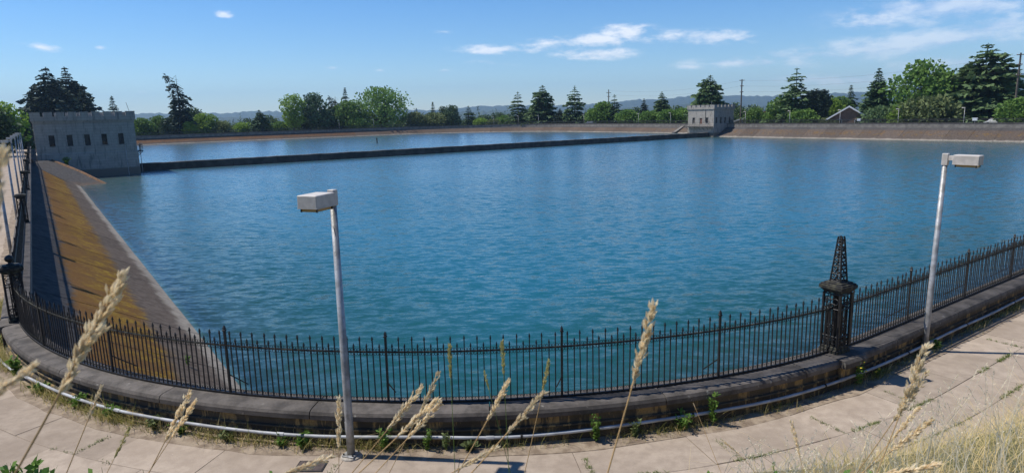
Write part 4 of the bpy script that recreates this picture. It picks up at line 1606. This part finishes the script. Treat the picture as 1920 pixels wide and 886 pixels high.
# far woods on the plain: nobody could count them
g = np.random.default_rng(23)
Vs, Ts = [], []
cnt = 0
templ, near_t = [], {}
for q in range(6):
    if q < 3:
        V, T, _ = conifer_mesh(16, 3.4, 'fir', 500 + q)
        sel = g.choice(len(V), 230, replace=False)
        sc_ = 2.1
    else:
        V, T, _ = broad_mesh(11, 5.0, 'round', 500 + q)
        sel = g.choice(len(V), 230, replace=False)
        sc_ = 2.2
    Vq = V[sel]
    c_ = Vq.mean(1, keepdims=True)
    templ.append((c_ + (Vq - c_) * sc_, T[sel]))
    sel = g.choice(len(V), 900, replace=False)
    c_ = V[sel].mean(1, keepdims=True)
    near_t[q] = (c_ + (V[sel] - c_) * 1.35, T[sel])
while cnt < 3300:
    a = g.uniform(-.78, .75)
    rr = 205 * math.exp(g.uniform(0, 1) ** 1.25 * 2.8)
    x, y = rr * math.sin(a), rr * math.cos(a)
    s, t = st(x, y)
    dd = -float(inset(s, t))
    if dd < 26:
        continue
    zg = float(ground_z(s, t))
    q = int(g.integers(0, 6)) if rr > 560 else int(g.integers(3, 6))
    V, T = (templ if rr > 560 else near_t)[q]
    sc_ = (g.uniform(.95, 1.6) if q < 3 else g.uniform(.75, 1.3)) if rr > 560 else g.uniform(.45, .82)
    if rr > 1200:
        m_ = g.choice(len(V), 90, replace=False)
        V, T = V[m_], T[m_]
        cc = V.mean(1, keepdims=True)
        V = cc + (V - cc) * 1.6
    ra = g.uniform(0, 6.28)
    ca, sa = math.cos(ra), math.sin(ra)
    W = np.empty_like(V)
    W[..., 0] = (V[..., 0] * ca - V[..., 1] * sa) * sc_ + x
    W[..., 1] = (V[..., 0] * sa + V[..., 1] * ca) * sc_ + y
    W[..., 2] = V[..., 2] * sc_ + zg - .5
    Vs.append(W)
    Ts.append(np.clip(T * .8 + g.uniform(-.25, .3) + (0.18 if q >= 3 else -.15), 0, 1))
    cnt += 1
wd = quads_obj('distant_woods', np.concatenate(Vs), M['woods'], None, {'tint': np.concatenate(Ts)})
tag(wd, 'hazy wooded suburb stretching away behind the far bank', 'woods', kind='stuff')


# ================================================================== things behind the far banks
def at_px(px, back):
    k, dx, dy = rim_hit(px)
    x, y = dx * (k + back), dy * (k + back)
    return x, y, float(ground_z(*st(x, y))), k + back, math.atan2(dy, dx) - math.pi / 2


def upole(px, top, back, label, arms):
    x, y, zg, D, a = at_px(px, back)
    d = pray(px, top)
    h = EYE + d[2] / math.hypot(d[0], d[1]) * D - zg
    o = thing('utility_pole', label, 'utility pole', (x, y, zg), a, 'utility poles behind the banks')
    MB().tube([(0, 0, -.5), (0, 0, h)], [.24, .16], 8).obj('pole', M['wood_pole'], o)
    for (dz, hw) in arms:
        MB().box(-hw, hw, -.3, -.17, h - dz - .09, h - dz + .09).obj('crossarm', M['wood_pole'], o)
        for q in (-hw + .12, hw - .12):
            MB().lathe([(.06, h - dz + .091), (.07, h - dz + .2), (.04, h - dz + .28)], 6, (q, -.235)).obj('insulator', M['white_paint'], o)
    return (x, y, zg + h)


p0 = upole(1141, 168, 26, 'thin mast among the trees left of the small gatehouse', [(1.2, .9), (2.6, .6)])
p1 = upole(1388, 149, 10, 'tall wooden utility pole just right of the small gatehouse', [(.3, .7), (1.9, .5), (3.6, .5)])
p2 = upole(1899, 100, 12, 'utility pole above the trees at the right edge', [(.4, .7), (2.4, .5), (4.6, .5)])
k_ = 0
for (pa, pb, dz, nm) in ((p0, p1, .3, 'left of the tall pole, upper'), (p0, p1, 1.8, 'left of the tall pole, lower'), (p1, p2, .3, 'right of the tall pole, top'), (p1, p2, 1.9, 'right of the tall pole, middle'), (p1, p2, 3.4, 'right of the tall pole, lowest')):
    pts = []
    for i in range(13):
        f = i / 12
        pts.append((pa[0] + (pb[0] - pa[0]) * f, pa[1] + (pb[1] - pa[1]) * f, pa[2] + (pb[2] - pa[2]) * f - dz - 1.6 * 4 * f * (1 - f)))
    tag(MB().tube(pts, .011, 4).obj('overhead_wire', M['iron']), 'thin overhead wire %s' % nm, 'wire', 'overhead wires')


def house(px, back, W, D_, wall_h, roof_h, label, wm, rm, chimney=None, gable=True):
    x, y, zg, D, a = at_px(px, back)
    o = thing('house', label, 'house', (x, y, zg), a)
    MB().box(-W / 2, W / 2, 0, D_, -1, wall_h).add([(-W / 2, 0, wall_h), (W / 2, 0, wall_h), (0, 0, wall_h + roof_h - .15), (-W / 2, D_, wall_h), (W / 2, D_, wall_h), (0, D_, wall_h + roof_h - .15)], [(0, 1, 2), (3, 5, 4)]).obj('wall', M[wm], o)
    e = .5
    rf = MB()
    for sg in (-1, 1):
        rf.add([(0, -e, wall_h + roof_h), (sg * (W / 2 + e), -e, wall_h - roof_h * e / (W / 2)), (sg * (W / 2 + e), D_ + e, wall_h - roof_h * e / (W / 2)), (0, D_ + e, wall_h + roof_h),
                (0, -e, wall_h + roof_h - .15), (sg * (W / 2 + e), -e, wall_h - .15 - roof_h * e / (W / 2)), (sg * (W / 2 + e), D_ + e, wall_h - .15 - roof_h * e / (W / 2)), (0, D_ + e, wall_h + roof_h - .15)],
               [(0, 1, 2, 3), (4, 7, 6, 5), (0, 4, 5, 1), (1, 5, 6, 2), (3, 2, 6, 7)])
    r_ = rf.obj('roof', M[rm], o)
    for sg in (-1, 1):
        MB().add([(0, -e - .06, wall_h + roof_h + .02), (sg * (W / 2 + e), -e - .06, wall_h + .02 - roof_h * e / (W / 2)), (sg * (W / 2 + e), -e - .06, wall_h - .38 - roof_h * e / (W / 2)), (0, -e - .06, wall_h + roof_h - .40),
                  (0, -e - .005, wall_h + roof_h + .02), (sg * (W / 2 + e), -e - .005, wall_h + .02 - roof_h * e / (W / 2)), (sg * (W / 2 + e), -e - .005, wall_h - .38 - roof_h * e / (W / 2)), (0, -e - .005, wall_h + roof_h - .40)],
                 [(0, 1, 2, 3), (4, 7, 6, 5), (0, 4, 5, 1), (1, 5, 6, 2), (2, 6, 7, 3), (0, 3, 7, 4)]).obj('fascia', M['white_paint'], r_)
    for wx in (-W * .22, W * .22):
        w_ = MB().box(wx - .55, wx + .55, -.03, .02, wall_h - 1.7, wall_h - .5).obj('window', M['dark_glass'], o)
        MB().box(wx - .65, wx - .551, -.06, .02, wall_h - 1.8, wall_h - .4).box(wx + .551, wx + .65, -.06, .02, wall_h - 1.8, wall_h - .4).box(wx - .55, wx + .55, -.06, .02, wall_h - .499, wall_h - .4).box(wx - .55, wx + .55, -.06, .02, wall_h - 1.8, wall_h - 1.701).obj('frame', M['white_paint'], w_)
    if chimney:
        MB().box(chimney - .45, chimney + .45, D_ * .3, D_ * .3 + .8, wall_h, wall_h + roof_h + 1.1).obj('chimney', M['redbrick'], r_)
    return o


house(1590, 9, 9.5, 9, 2.3, 3.0, 'brown house with white-edged gable behind the far right bank', 'housewall', 'roofgrey')
house(1410, 16, 11, 8, 1.9, 1.5, 'low grey-roofed house with red chimney right of the small gatehouse', 'housegrey', 'roofgrey', chimney=3.4)


def sign(px, py, w, h, label):
    k, dx, dy = rim_hit(px)
    k -= .25
    x, y = dx * k, dy * k
    d = pray(px, py)
    zc = EYE + d[2] / math.hypot(d[0], d[1]) * k
    o = thing('sign_board', label, 'sign', (x, y, .56), math.atan2(dy, dx) - math.pi / 2, 'white boards on the far fence')
    MB().box(-w / 2, w / 2, -.02, .01, zc - .56 - h / 2, zc - .56 + h / 2).obj('board', M['white_paint'], o)
    MB().box(-.03, .03, .011, .05, 0, zc - .56 + h / 2).obj('post', M['galv'], o)


sign(1610, 224.5, .85, .55, 'small blank white sign on the far fence right of the gabled house')
sign(1827, 223.5, .95, .6, 'small white sign on the far fence under the huge cedar')


def car(px, back, paint, label):
    x, y, zg, D, a = at_px(px, back)
    o = thing('parked_car', label, 'car', (x, y, -.1), a, 'cars parked behind the far bank')
    side = [(-2.1, .3), (-2.15, .7), (-1.5, .86), (-1.0, 1.42), (.75, 1.45), (1.45, .9), (2.15, .8), (2.2, .35)]
    vs = [(a_, -.85 if z < .95 else -.68, z) for a_, z in side] + [(a_, .85 if z < .95 else .68, z) for a_, z in side]
    n8 = len(side)
    MB().add(vs, [tuple(range(n8)), tuple(range(2 * n8 - 1, n8 - 1, -1))] + [(i, (i + 1) % n8, n8 + (i + 1) % n8, n8 + i) for i in range(n8)]).obj('body', paint, o)
    for sg in (-1, 1):
        MB().add([(-1.25, sg * .80, .93), (1.2, sg * .80, .95), (.66, sg * .71, 1.36), (-.92, sg * .71, 1.34)], [(0, 1, 2, 3)]).obj('side_window', M['dark_glass'], o)
        for wx in (-1.35, 1.35):
            w_ = MB()
            pts = [(wx + .33 * math.cos(q * math.pi / 6), sg * .70, .33 + .33 * math.sin(q * math.pi / 6)) for q in range(12)] + [(wx + .33 * math.cos(q * math.pi / 6), sg * .88, .33 + .33 * math.sin(q * math.pi / 6)) for q in range(12)]
            w_.add(pts, [tuple(range(12)), tuple(range(23, 11, -1))] + [(i, (i + 1) % 12, 12 + (i + 1) % 12, 12 + i) for i in range(12)]).obj('wheel', M['tyre'], o)


car(1013, 7, M['white_paint'], 'white car behind the far bank before the broad middle conifer')
car(1866, 8, M['white_paint'], 'pale car behind the far bank under the huge cedar')
car(1107, 7, simple('silver_paint', (.35, .36, .37), .4, .1, 2), 'silver car behind the far bank before the bright green bush')

# ================================================================== weeds and grass
def blades(P, H_, lean, wid, g, bend=.5, nseg=3):
    """ribbon blades rooted at P (n,3)"""
    n = len(P)
    a = g.uniform(0, 6.28, n)
    dirv = np.stack([np.cos(a), np.sin(a), np.zeros(n)], 1)
    side = np.stack([-np.sin(a), np.cos(a), np.zeros(n)], 1)
    quads = []
    prev = None
    for k in range(nseg + 1):
        f = k / nseg
        c = P + dirv * (lean * H_ * f ** (1 + bend))[:, None] + np.array([0, 0, 1]) * (H_ * f * (1 - .35 * np.minimum(lean, 1) * f))[:, None]
        w = side * (wid * (1 - f) ** .7 * .5 + .0003)[:, None]
        cur = (c - w, c + w)
        if prev is not None:
            quads.append(np.stack([prev[0], prev[1], cur[1], cur[0]], 1))
        prev = cur
    return np.concatenate(quads), nseg


g = np.random.default_rng(5)
# dry grass on the hillside below the camera
n = 90000
ang = g.uniform(-.9, 1.25, n)
rr = g.uniform(1.0, 13.5, n)
X, Y = rr * np.sin(ang), rr * np.cos(ang)
Sg, Tg = -ST_ * X + CT * Y, CT * X + ST_ * Y
dd = -inset(Sg, Tg) - PATH_OUT
right = sstep(.28, .80, ang)
edge = .0 + .12 * np.sin(ang * 40) + .1 * np.sin(ang * 93)
keep = (dd > edge) & (g.random(n) < .04 + .96 * right) & (dd < 7)
X, Y, Sg, Tg, dd, ang = X[keep], Y[keep], Sg[keep], Tg[keep], dd[keep], ang[keep]
right = right[keep]
Z = ground_z(Sg, Tg)
n = len(X)
tall = g.random(n)
Hh = g.uniform(.10, .30, n) * (.55 + .65 * right) + np.where(tall > .94, g.uniform(.1, .35, n), 0)
Hh = Hh * (.7 + .5 * (np.sin(X * 2.2) * np.sin(Y * 1.9 + 1) * .5 + .5))
Vb, ns = blades(np.stack([X, Y, Z - .02], 1), Hh, g.uniform(.3, 1.5, n), np.where(tall > .94, .003, g.uniform(.0025, .0055, n)), g)
patch = np.sin(X * 1.7 + .5) * np.sin(Y * 1.4) * .25 + .12 * np.sin(X * 5 + Y * 3)
tint = np.clip(g.normal(.66, .24, n) + patch + np.where(tall > .94, .25, 0), 0, 1)
gr_ = quads_obj('dry_grass', Vb, M['grass'], None, {'tint': np.tile(tint, ns)})
tag(gr_, 'dry straw-coloured grass covering the slope at the lower right', 'grass', kind='stuff')

# moss and grass in the joints of the path
pts = []
for (u0, u1, o, dens_, p_) in ((-6, 6, 1.427, 110, .3), (2, 8.5, 1.427, 90, .28), (-5, 4, 2.087, 60, .25), (9, 20, 2.087, 45, .55), (12.5, 18, 1.427, 22, .35), (-14, -5, 1.427, 70, .5)):
    u = u0
    while u < u1:
        L = g.uniform(.2, .8)
        if g.random() < p_:
            for q in range(int(L * dens_)):
                pts.append((u + g.uniform(0, L), -o + g.normal(0, .014)))
        u += L
for u in (-3.2, .9, 2.6, 4.3, 6.2, 9.5, 13.2):
    for q in range(26):
        pts.append((u + g.normal(0, .012), -g.uniform(.8, 1.42)))
Pm = []
for (u, o) in pts:
    x, y = rim(u, o)
    Pm.append((x, y, -.012 + pz(x, y)))
Pm = np.array(Pm)
n = len(Pm)
Pm = np.repeat(Pm, 6, 0) + np.concatenate([g.normal(0, .018, (n * 6, 2)), np.zeros((n * 6, 1))], 1)
n *= 6
Vb, ns = blades(Pm, g.uniform(.015, .06, n), g.uniform(.2, 1.4, n), g.uniform(.005, .011, n), g, nseg=2)
tag(quads_obj('joint_moss', Vb, M['moss'], None, {'tint': np.tile(g.random(n), ns)}), 'moss and tiny grass growing in the joints of the path', 'moss', kind='stuff')

# ragged low growth and litter along the foot of the wall
n = 30000
u = g.uniform(-16, 24, n)
cl = (np.sin(u * 2.9) + np.sin(u * 1.3 + 2) + np.sin(u * 7.1) * .6) / 2.6
keep = g.random(n) < np.clip(.22 + .5 * cl + .18 * (u > 10), .04, 1)
u = u[keep]
n = len(u)
o = -.33 - np.abs(g.normal(0, .09, n)) - .10 * (u > 10) * g.random(n)
P_ = np.array([rim(a, b_) + (.01 + pz(*rim(a, b_)),) for a, b_ in zip(u, o)])
Hh = g.uniform(.03, .19, n) * np.where(g.random(n) > .93, 1.9, 1) * (1 + .6 * (u > 9))
Vb, ns = blades(P_, Hh, g.uniform(.2, 1.3, n), g.uniform(.004, .010, n), g)
tag(quads_obj('wall_foot_growth', Vb, M['grass'], None, {'tint': np.tile(np.clip(g.normal(.22, .35, n), 0, 1), ns)}), 'thin dry grass and weeds along the foot of the parapet wall', 'weeds', kind='stuff')


def leaf_quads(stems, g, size):
    out = []
    for (p, d) in stems:
        d = np.array(d)
        w = np.cross(d, g.normal(0, 1, 3))
        w /= np.linalg.norm(w) + 1e-9
        L = size * g.uniform(.6, 1.3)
        p = np.array(p)
        out.append([p, p + d * L * .5 + w * L * .28, p + d * L, p + d * L * .5 - w * L * .28])
    return np.array(out)


def weed(x, y, z, h, w, nst, size, label, mat='weed', flower=False, seed=1, name='weed'):
    g = np.random.default_rng(seed)
    o = thing(name, label, 'weed', (x, y, z), group='weeds by the wall and path')
    stm = MB()
    lv = []
    tips = []
    for i in range(nst):
        a = g.uniform(0, 6.28)
        hh = h * g.uniform(.55, 1.05)
        ex = (math.cos(a) * w * g.uniform(.2, 1), math.sin(a) * w * g.uniform(.2, 1))
        pts = [(ex[0] * f ** 1.4, ex[1] * f ** 1.4, hh * f) for f in (0, .35, .7, 1)]
        stm.tube(pts, [.004, .0035, .0025, .0015], 4)
        tips.append(pts[-1])
        for q in range(int(7 + hh * 22)):
            f = g.uniform(.12, 1)
            p = (ex[0] * f ** 1.4, ex[1] * f ** 1.4, hh * f)
            d = g.normal(0, 1, 3)
            d[2] = abs(d[2]) * .5 + .1
            lv.append((p, d / np.linalg.norm(d)))
    stm.obj('stem', M['stemgreen'], o, recalc=False)
    V = leaf_quads(lv, g, size)
    quads_obj('leaves', V, M[mat], o, {'tint': g.random(len(V))})
    if flower:
        for tp in tips:
            MB().lathe([(.003, tp[2] - .004), (.02, tp[2] + .004), (.014, tp[2] + .011), (.004, tp[2] + .013)], 8, (tp[0], tp[1])).obj('flower', M['flower'], o)
    return o


for (px, py, h, w, nst, size, mat, fl, label) in (
        (577, 832, .20, .12, 9, .075, 'weed', False, 'leafy green weed at the wall foot just left of the lamp post'),
        (530, 836, .16, .10, 7, .06, 'weed', False, 'small leafy weed two steps left of the lamp post at the wall foot'),
        (735, 822, .32, .10, 8, .05, 'weed', False, 'thin weed at the wall foot just right of the lamp post'),
        (805, 832, .30, .08, 12, .035, 'weed', False, 'grassy tuft at the wall foot in front of the curved fence middle'),
        (838, 838, .30, .05, 4, .04, 'olive', False, 'slim pale weed beside the grassy tuft'),
        (880, 838, .14, .10, 6, .07, 'olive', False, 'low pale leafed weed at the wall foot right of centre'),
        (1100, 800, .42, .09, 6, .05, 'weed', False, 'tall weed growing up the shaded wall right of centre'),
        (1180, 808, .26, .10, 6, .045, 'olive', False, 'wispy weed at the shaded wall foot'),
        (1265, 795, .26, .12, 9, .055, 'weed', False, 'bushy weed at the shaded wall foot'),
        (1318, 785, .48, .06, 5, .055, 'weed', False, 'upright bright weed against the wall left of the obelisk pillar'),
        (1580, 715, .42, .09, 5, .05, 'weed', True, 'yellow-flowered weed at the wall foot below the obelisk pillar'),
        (1615, 700, .16, .05, 3, .03, 'weed', True, 'tiny yellow flower at the wall foot right of the obelisk pillar'),
        (1748, 654, .10, .10, 6, .05, 'weed', False, 'low green tuft beside the foot of the right lamp post'),
        (1722, 650, .22, .07, 5, .05, 'weed', False, 'weed behind the foot of the right lamp post'),
        (107, 690, .40, .12, 7, .08, 'weed', False, 'leafy weed growing over the coping at the left bend'),
        (128, 722, .18, .14, 9, .07, 'weed', False, 'weed clump beside the conduit at the left bend'),
        (185, 752, .22, .16, 10, .07, 'weed', False, 'broad weed clump between conduit and wall at the left'),
        (240, 775, .20, .16, 11, .06, 'weed', False, 'green weed patch left of the second fence post'),
        (300, 800, .20, .18, 12, .05, 'olive', False, 'dry olive weed patch below the left fence'),
        (350, 808, .18, .16, 10, .05, 'weed', False, 'low weed patch under the pipe below the left fence'),
        (40, 640, .22, .10, 7, .06, 'weed', False, 'weed at the foot of the ball pillar'),
        (440, 818, .16, .14, 8, .06, 'olive', False, 'low scrubby weed under the pipe left of the lamp post')):
    x, y = bp(px, py, 0.0)
    s, t = st(x, y)
    ins = float(inset(s, t))
    if ins > -.42:                      # keep the root in the dirt strip
        sh = -.42 - ins
        c = (S0 + rc, T0 + rc)
        v = (s - c[0], t - c[1])
        l = math.hypot(*v)
        if t > T0 + rc:
            s -= -sh
        else:
            s, t = s + v[0] / l * -sh, t + v[1] / l * -sh
        x, y = xy(s, t)
    weed(x, y, pz(x, y), h * 1.1, w * 1.25, nst + 3, size * 1.25, label, mat, fl, seed=px)

# plants on the slope between the lining panels, and by the gatehouse
s_, t_ = 20.9, 2.9
x, y = xy(s_, t_)
weed(x, y, lin_z(t_ - T0), .42, .07, 5, .07, 'light green sprout growing from the mossy bank behind the left fence', 'weed', seed=3, name='sprout')
x, y = xy(113.5, 3.4)
weed(x, y, -1.0, 1.1, .75, 14, .22, 'small bush growing where the bank wedge meets the large gatehouse', 'weed', seed=4, name='bush')

# leafy plants on the hillside at the bottom of the picture
for (px, py, D, h, w, nst, size, label) in (
        (28, 872, 6.9, .40, .35, 26, .09, 'patch of dark green bramble leaves at the lower left corner'),
        (92, 884, 6.6, .30, .28, 18, .08, 'bramble leaves right of the lower left corner patch'),
        (195, 884, 5.4, .25, .16, 9, .08, 'pair of green leaf sprays at the bottom left'),
        (285, 880, 4.9, .32, .10, 8, .04, 'small-leaved weed with pale flowers at the bottom left'),
        (520, 876, 4.6, .25, .08, 6, .035, 'small-leaved weed at the bottom left of the lamp post'),
        (1350, 884, 4.6, .22, .10, 7, .06, 'green leaf spray at the bottom right of centre'),
        (1460, 872, 4.4, .40, .08, 6, .035, 'spindly leafy weed at the bottom right'),
        (1585, 884, 4.0, .25, .12, 8, .07, 'broad green leaves at the foot of the pale grass stalks'),
        (1635, 862, 4.1, .55, .06, 5, .03, 'thin dark weed behind the pale grass stalks')):
    d = pray(px, py)
    hz = math.hypot(d[0], d[1])
    x, y = d[0] / hz * D, d[1] / hz * D
    s, t = st(x, y)
    zg = float(ground_z(s, t))
    ztip = EYE + d[2] / hz * D
    weed(x, y, zg - .02, max(.1, ztip - zg), w, nst, size, label, 'weed' if 'dark' not in label else 'broad', seed=px + 7, name='leafy_plant')


# ------------------------------------------------------------------ tall grass stalks close to the camera
def stalk(tip, low, D, head_px, thick, label, green=0.0, sway=.0, seed=0, fluffy=1.0):
    g = np.random.default_rng(seed + int(tip[0] * 3 + tip[1]))
    d1, d2 = pray(*tip), pray(*low)
    P1 = np.array([0, 0, EYE]) + d1 / np.linalg.norm(d1[:2]) * D
    P2 = np.array([0, 0, EYE]) + d2 / np.linalg.norm(d2[:2]) * D * .985
    dv = P2 - P1
    # carry the stem on down to the ground
    m_ = 1.0
    for it in range(400):
        Q = P1 + dv * m_
        zg = float(ground_z(*st(Q[0], Q[1])))
        if Q[2] <= zg:
            break
        m_ += .02
        dv2 = dv.copy()
    L = np.linalg.norm(Q - P1)
    root = Q.copy()
    hl = head_px * D / FPX
    side = np.cross(dv / np.linalg.norm(dv), [0, 1, 0])

    def pt(f):                      # 0 = tip, 1 = root
        base = P1 + (Q - P1) * f
        return base + np.array([side[0], side[1], side[2]]) * sway * math.sin(math.pi * min(1, f * 2.2)) * hl
    o = thing('grass_stalk', label, 'grass stalk', tuple(root), group='tall grass stalks in front of the camera')
    pts = [tuple(pt(f) - root) for f in np.linspace(1, .02, 16)]
    MB().tube(pts, [thick * (.55 + .45 * i / 15) * (1.0 if i < 12 else .7) for i in range(15, -1, -1)], 5).obj('stem', M['stemgreen'] if green > .5 else M['stem'], o, smooth=True)
    fh = hl / L
    V, T = [], []
    nsp = int(150 * fluffy)
    for i in range(nsp):
        f = g.uniform(0, 1)
        q = pt(f * fh) - root
        ax = nrm((pt(max(f * fh - .01, 0)) - pt(f * fh + .01))[None])[0]
        rad = nrm(g.normal(0, 1, (1, 3)))[0]
        rad = rad - ax * rad.dot(ax)
        rad /= np.linalg.norm(rad) + 1e-9
        spread = hl * .050 * math.sin(math.pi * min(1, .12 + f * .9)) * g.uniform(.3, 1.25) * (1 + .5 * math.sin(f * 22 + seed))
        d = nrm((ax * 1.0 + rad * g.uniform(.15, .6))[None])[0]
        w = np.cross(d, rad + g.normal(0, .3, 3))
        w /= np.linalg.norm(w) + 1e-9
        l_ = hl * .085 * g.uniform(.7, 1.5)
        c = q + rad * spread * .7
        V.append([c, c + d * l_ * .45 + w * l_ * .20, c + d * l_, c + d * l_ * .45 - w * l_ * .20])
        T.append(g.random())
        V.append([c, c + d * l_ * .45 + rad * l_ * .17, c + d * l_, c + d * l_ * .45 - rad * l_ * .17])
        T.append(g.random())
    quads_obj('seed_head', np.array(V), M['strawgreen'] if green > .25 else M['straw'], o, {'tint': np.array(T)})


STALKS = [
    ((229, 517), (110, 720), .95, 205, .0022, 'large out-of-focus seed head crossing the left fence', 0, .06),
    ((62, 686), (-30, 760), .62, 120, .0018, 'blurred seed head entering from the left edge, pointing right', 0, -.05),
    ((5, 290), (-40, 520), .50, 170, .0020, 'very blurred upright seed head at the left edge', 0, .02),
    ((356, 734), (276, 884), 1.9, 90, .0022, 'brown seed head with reddish stem leaning right, lower left', 0, .05),
    ((366, 752), (300, 850), 1.92, 70, .0018, 'pale seed head just right of the brown one, lower left', 0, .03),
    ((190, 724), (122, 886), 1.9, 55, .0022, 'short seed head on a red stem at the lower left', 0, .05),
    ((242, 803), (205, 875), 2.3, 50, .0018, 'small dark seed head at the lower left', .3, .02),
    ((635, 748), (633, 860), 2.4, 95, .0020, 'upright orange-brown seed head left of the lamp post', 0, .03),
    ((789, 728), (660, 880), 1.6, 105, .0020, 'pale leaning seed head right of the lamp post, lowest left of the bunch', 0, .05),
    ((823, 700), (745, 850), 1.9, 85, .0018, 'slim leaning seed head, highest of the bunch right of the lamp post', 0, .04),
    ((818, 748), (700, 850), 1.25, 105, .0020, 'fluffy pale seed head bent right in the bunch right of the lamp post', 0, .12),
    ((824, 756), (700, 886), 1.55, 95, .0020, 'pale leaning seed head, rightmost of the bunch right of the lamp post', 0, .05),
    ((842, 648), (852, 886), 2.0, 66, .0016, 'upright green-stemmed seed head left of the centre pair', 1, .02),
    ((908, 696), (950, 860), 2.2, 40, .0016, 'short green seed head leaning left in the centre', 1, .02),
    ((941, 641), (953, 886), 2.0, 66, .0016, 'upright slim seed head in the centre', 1, .02),
    ((955, 711), (872, 845), 1.45, 95, .0022, 'bent seed head leaning right in the centre', 0, .14),
    ((1029, 676), (980, 886), 1.9, 62, .0019, 'golden seed head on an orange stem right of centre', .3, .06),
    ((1018, 736), (880, 886), 1.3, 110, .0022, 'pale leaning seed head below the golden one right of centre', 0, .04),
    ((1226, 574), (1130, 880), 1.05, 165, .0023, 'large pale seed head with bent tip in front of the right half of the fence', 0, .08),
    ((1735, 652), (1640, 880), 1.5, 130, .0018, 'tall pale seed head before the foot of the right lamp post', 0, .05),
    ((1737, 700), (1600, 886), 1.7, 100, .0018, 'pale leaning seed head just below the right lamp post', 0, .06),
    ((1722, 766), (1615, 886), 1.8, 70, .0016, 'slim pale seed head low at the lower right', 0, .05),
    ((1745, 788), (1590, 886), 1.7, 95, .0016, 'arching pale seed head at the lower right', 0, .25),
    ((1484, 790), (1500, 860), 2.5, 62, .0016, 'small pinkish seed head standing over the path at the lower right', 0, .02),
    ((1300, 755), (1318, 800), 6.5, 10, .003, 'dry twig leaning on the path before the shaded wall', 0, .05),
    ((1352, 822), (1392, 886), 3.0, 40, .0018, 'curled brown dry stalk over the path right of centre', 0, .6),
    ((1760, 870), (1600, 900), 1.3, 120, .0018, 'pale seed head lying nearly flat at the bottom right', 0, .05),
    ((620, 855), (540, 884), 1.1, 110, .0018, 'blurred seed head lying nearly flat at the bottom left of the lamp post', 0, .05),
    ((930, 838), (830, 892), 1.3, 95, .0018, 'pale seed head pointing right at the bottom centre', 0, .05),
]
for S_ in STALKS:
    stalk(*S_[:6], green=S_[6], sway=S_[7], seed=int(S_[0][0]))

# thin dry stems standing out of the slope at the lower right
g = np.random.default_rng(77)
V_, T_2 = [], []
for i in range(260):
    px = g.uniform(1380, 1990)
    py = 886 - (max(0, px - 1500) / 420 * 150) * g.uniform(.3, 1.35) - g.uniform(0, 70)
    D = g.uniform(2.2, 5.0)
    d = pray(px, py)
    hz = math.hypot(d[0], d[1])
    tip = np.array([d[0] / hz * D, d[1] / hz * D, EYE + d[2] / hz * D])
    rx, ry = tip[0] + g.normal(.05, .18), tip[1] + g.normal(0, .15)
    root = np.array([rx, ry, float(ground_z(*st(rx, ry)))])
    if tip[2] - root[2] < .1 or tip[2] - root[2] > .95:
        continue
    mid = (tip + root) / 2 + np.array([(root[0] - tip[0]) * .25, 0, .08])
    w = nrm(np.cross(tip - root, [d[0], d[1], 0])[None])[0] * .0011
    for (a_, b_, wa, wb) in ((root, mid, 1.2, 1.0), (mid, tip, 1.0, .5)):
        V_.append([a_ - w * wa, a_ + w * wa, b_ + w * wb, b_ - w * wb])
        T_2.append(g.uniform(.5, 1))
    ax = nrm((tip - mid)[None])[0]
    for q in range(9):
        c = tip - ax * .012 * q
        dd_ = nrm((ax + g.normal(0, .35, 3))[None])[0]
        ww = nrm(np.cross(dd_, g.normal(0, 1, 3))[None])[0] * .0022
        V_.append([c, c + dd_ * .009 + ww, c + dd_ * .02, c + dd_ * .009 - ww])
        T_2.append(g.uniform(.4, 1))
tag(quads_obj('dry_stems', np.array(V_), M['straw'], None, {'tint': np.array(T_2)}), 'wispy dry grass stems standing above the slope at the lower right', 'grass', kind='stuff')

# ------------------------------------------------------------------ haze over the plain
hz_ = MB().box(-7200, 7200, -7200, 7400, -75, 300).obj('haze', None)
hm = bpy.data.materials.new('haze')
hm.use_nodes = True
hm.node_tree.nodes.clear()
pv = N(hm.node_tree, 'ShaderNodeVolumePrincipled', inp={'Color': (.50, .76, 1.0, 1), 'Density': 1.25e-4, 'Anisotropy': .2})
N(hm.node_tree, 'ShaderNodeOutputMaterial', inp={'Volume': pv.outputs[0]})
hz_.data.materials.append(hm)
tag(hz_, 'thin summer haze lying over the plain and hills', 'haze', kind='stuff')
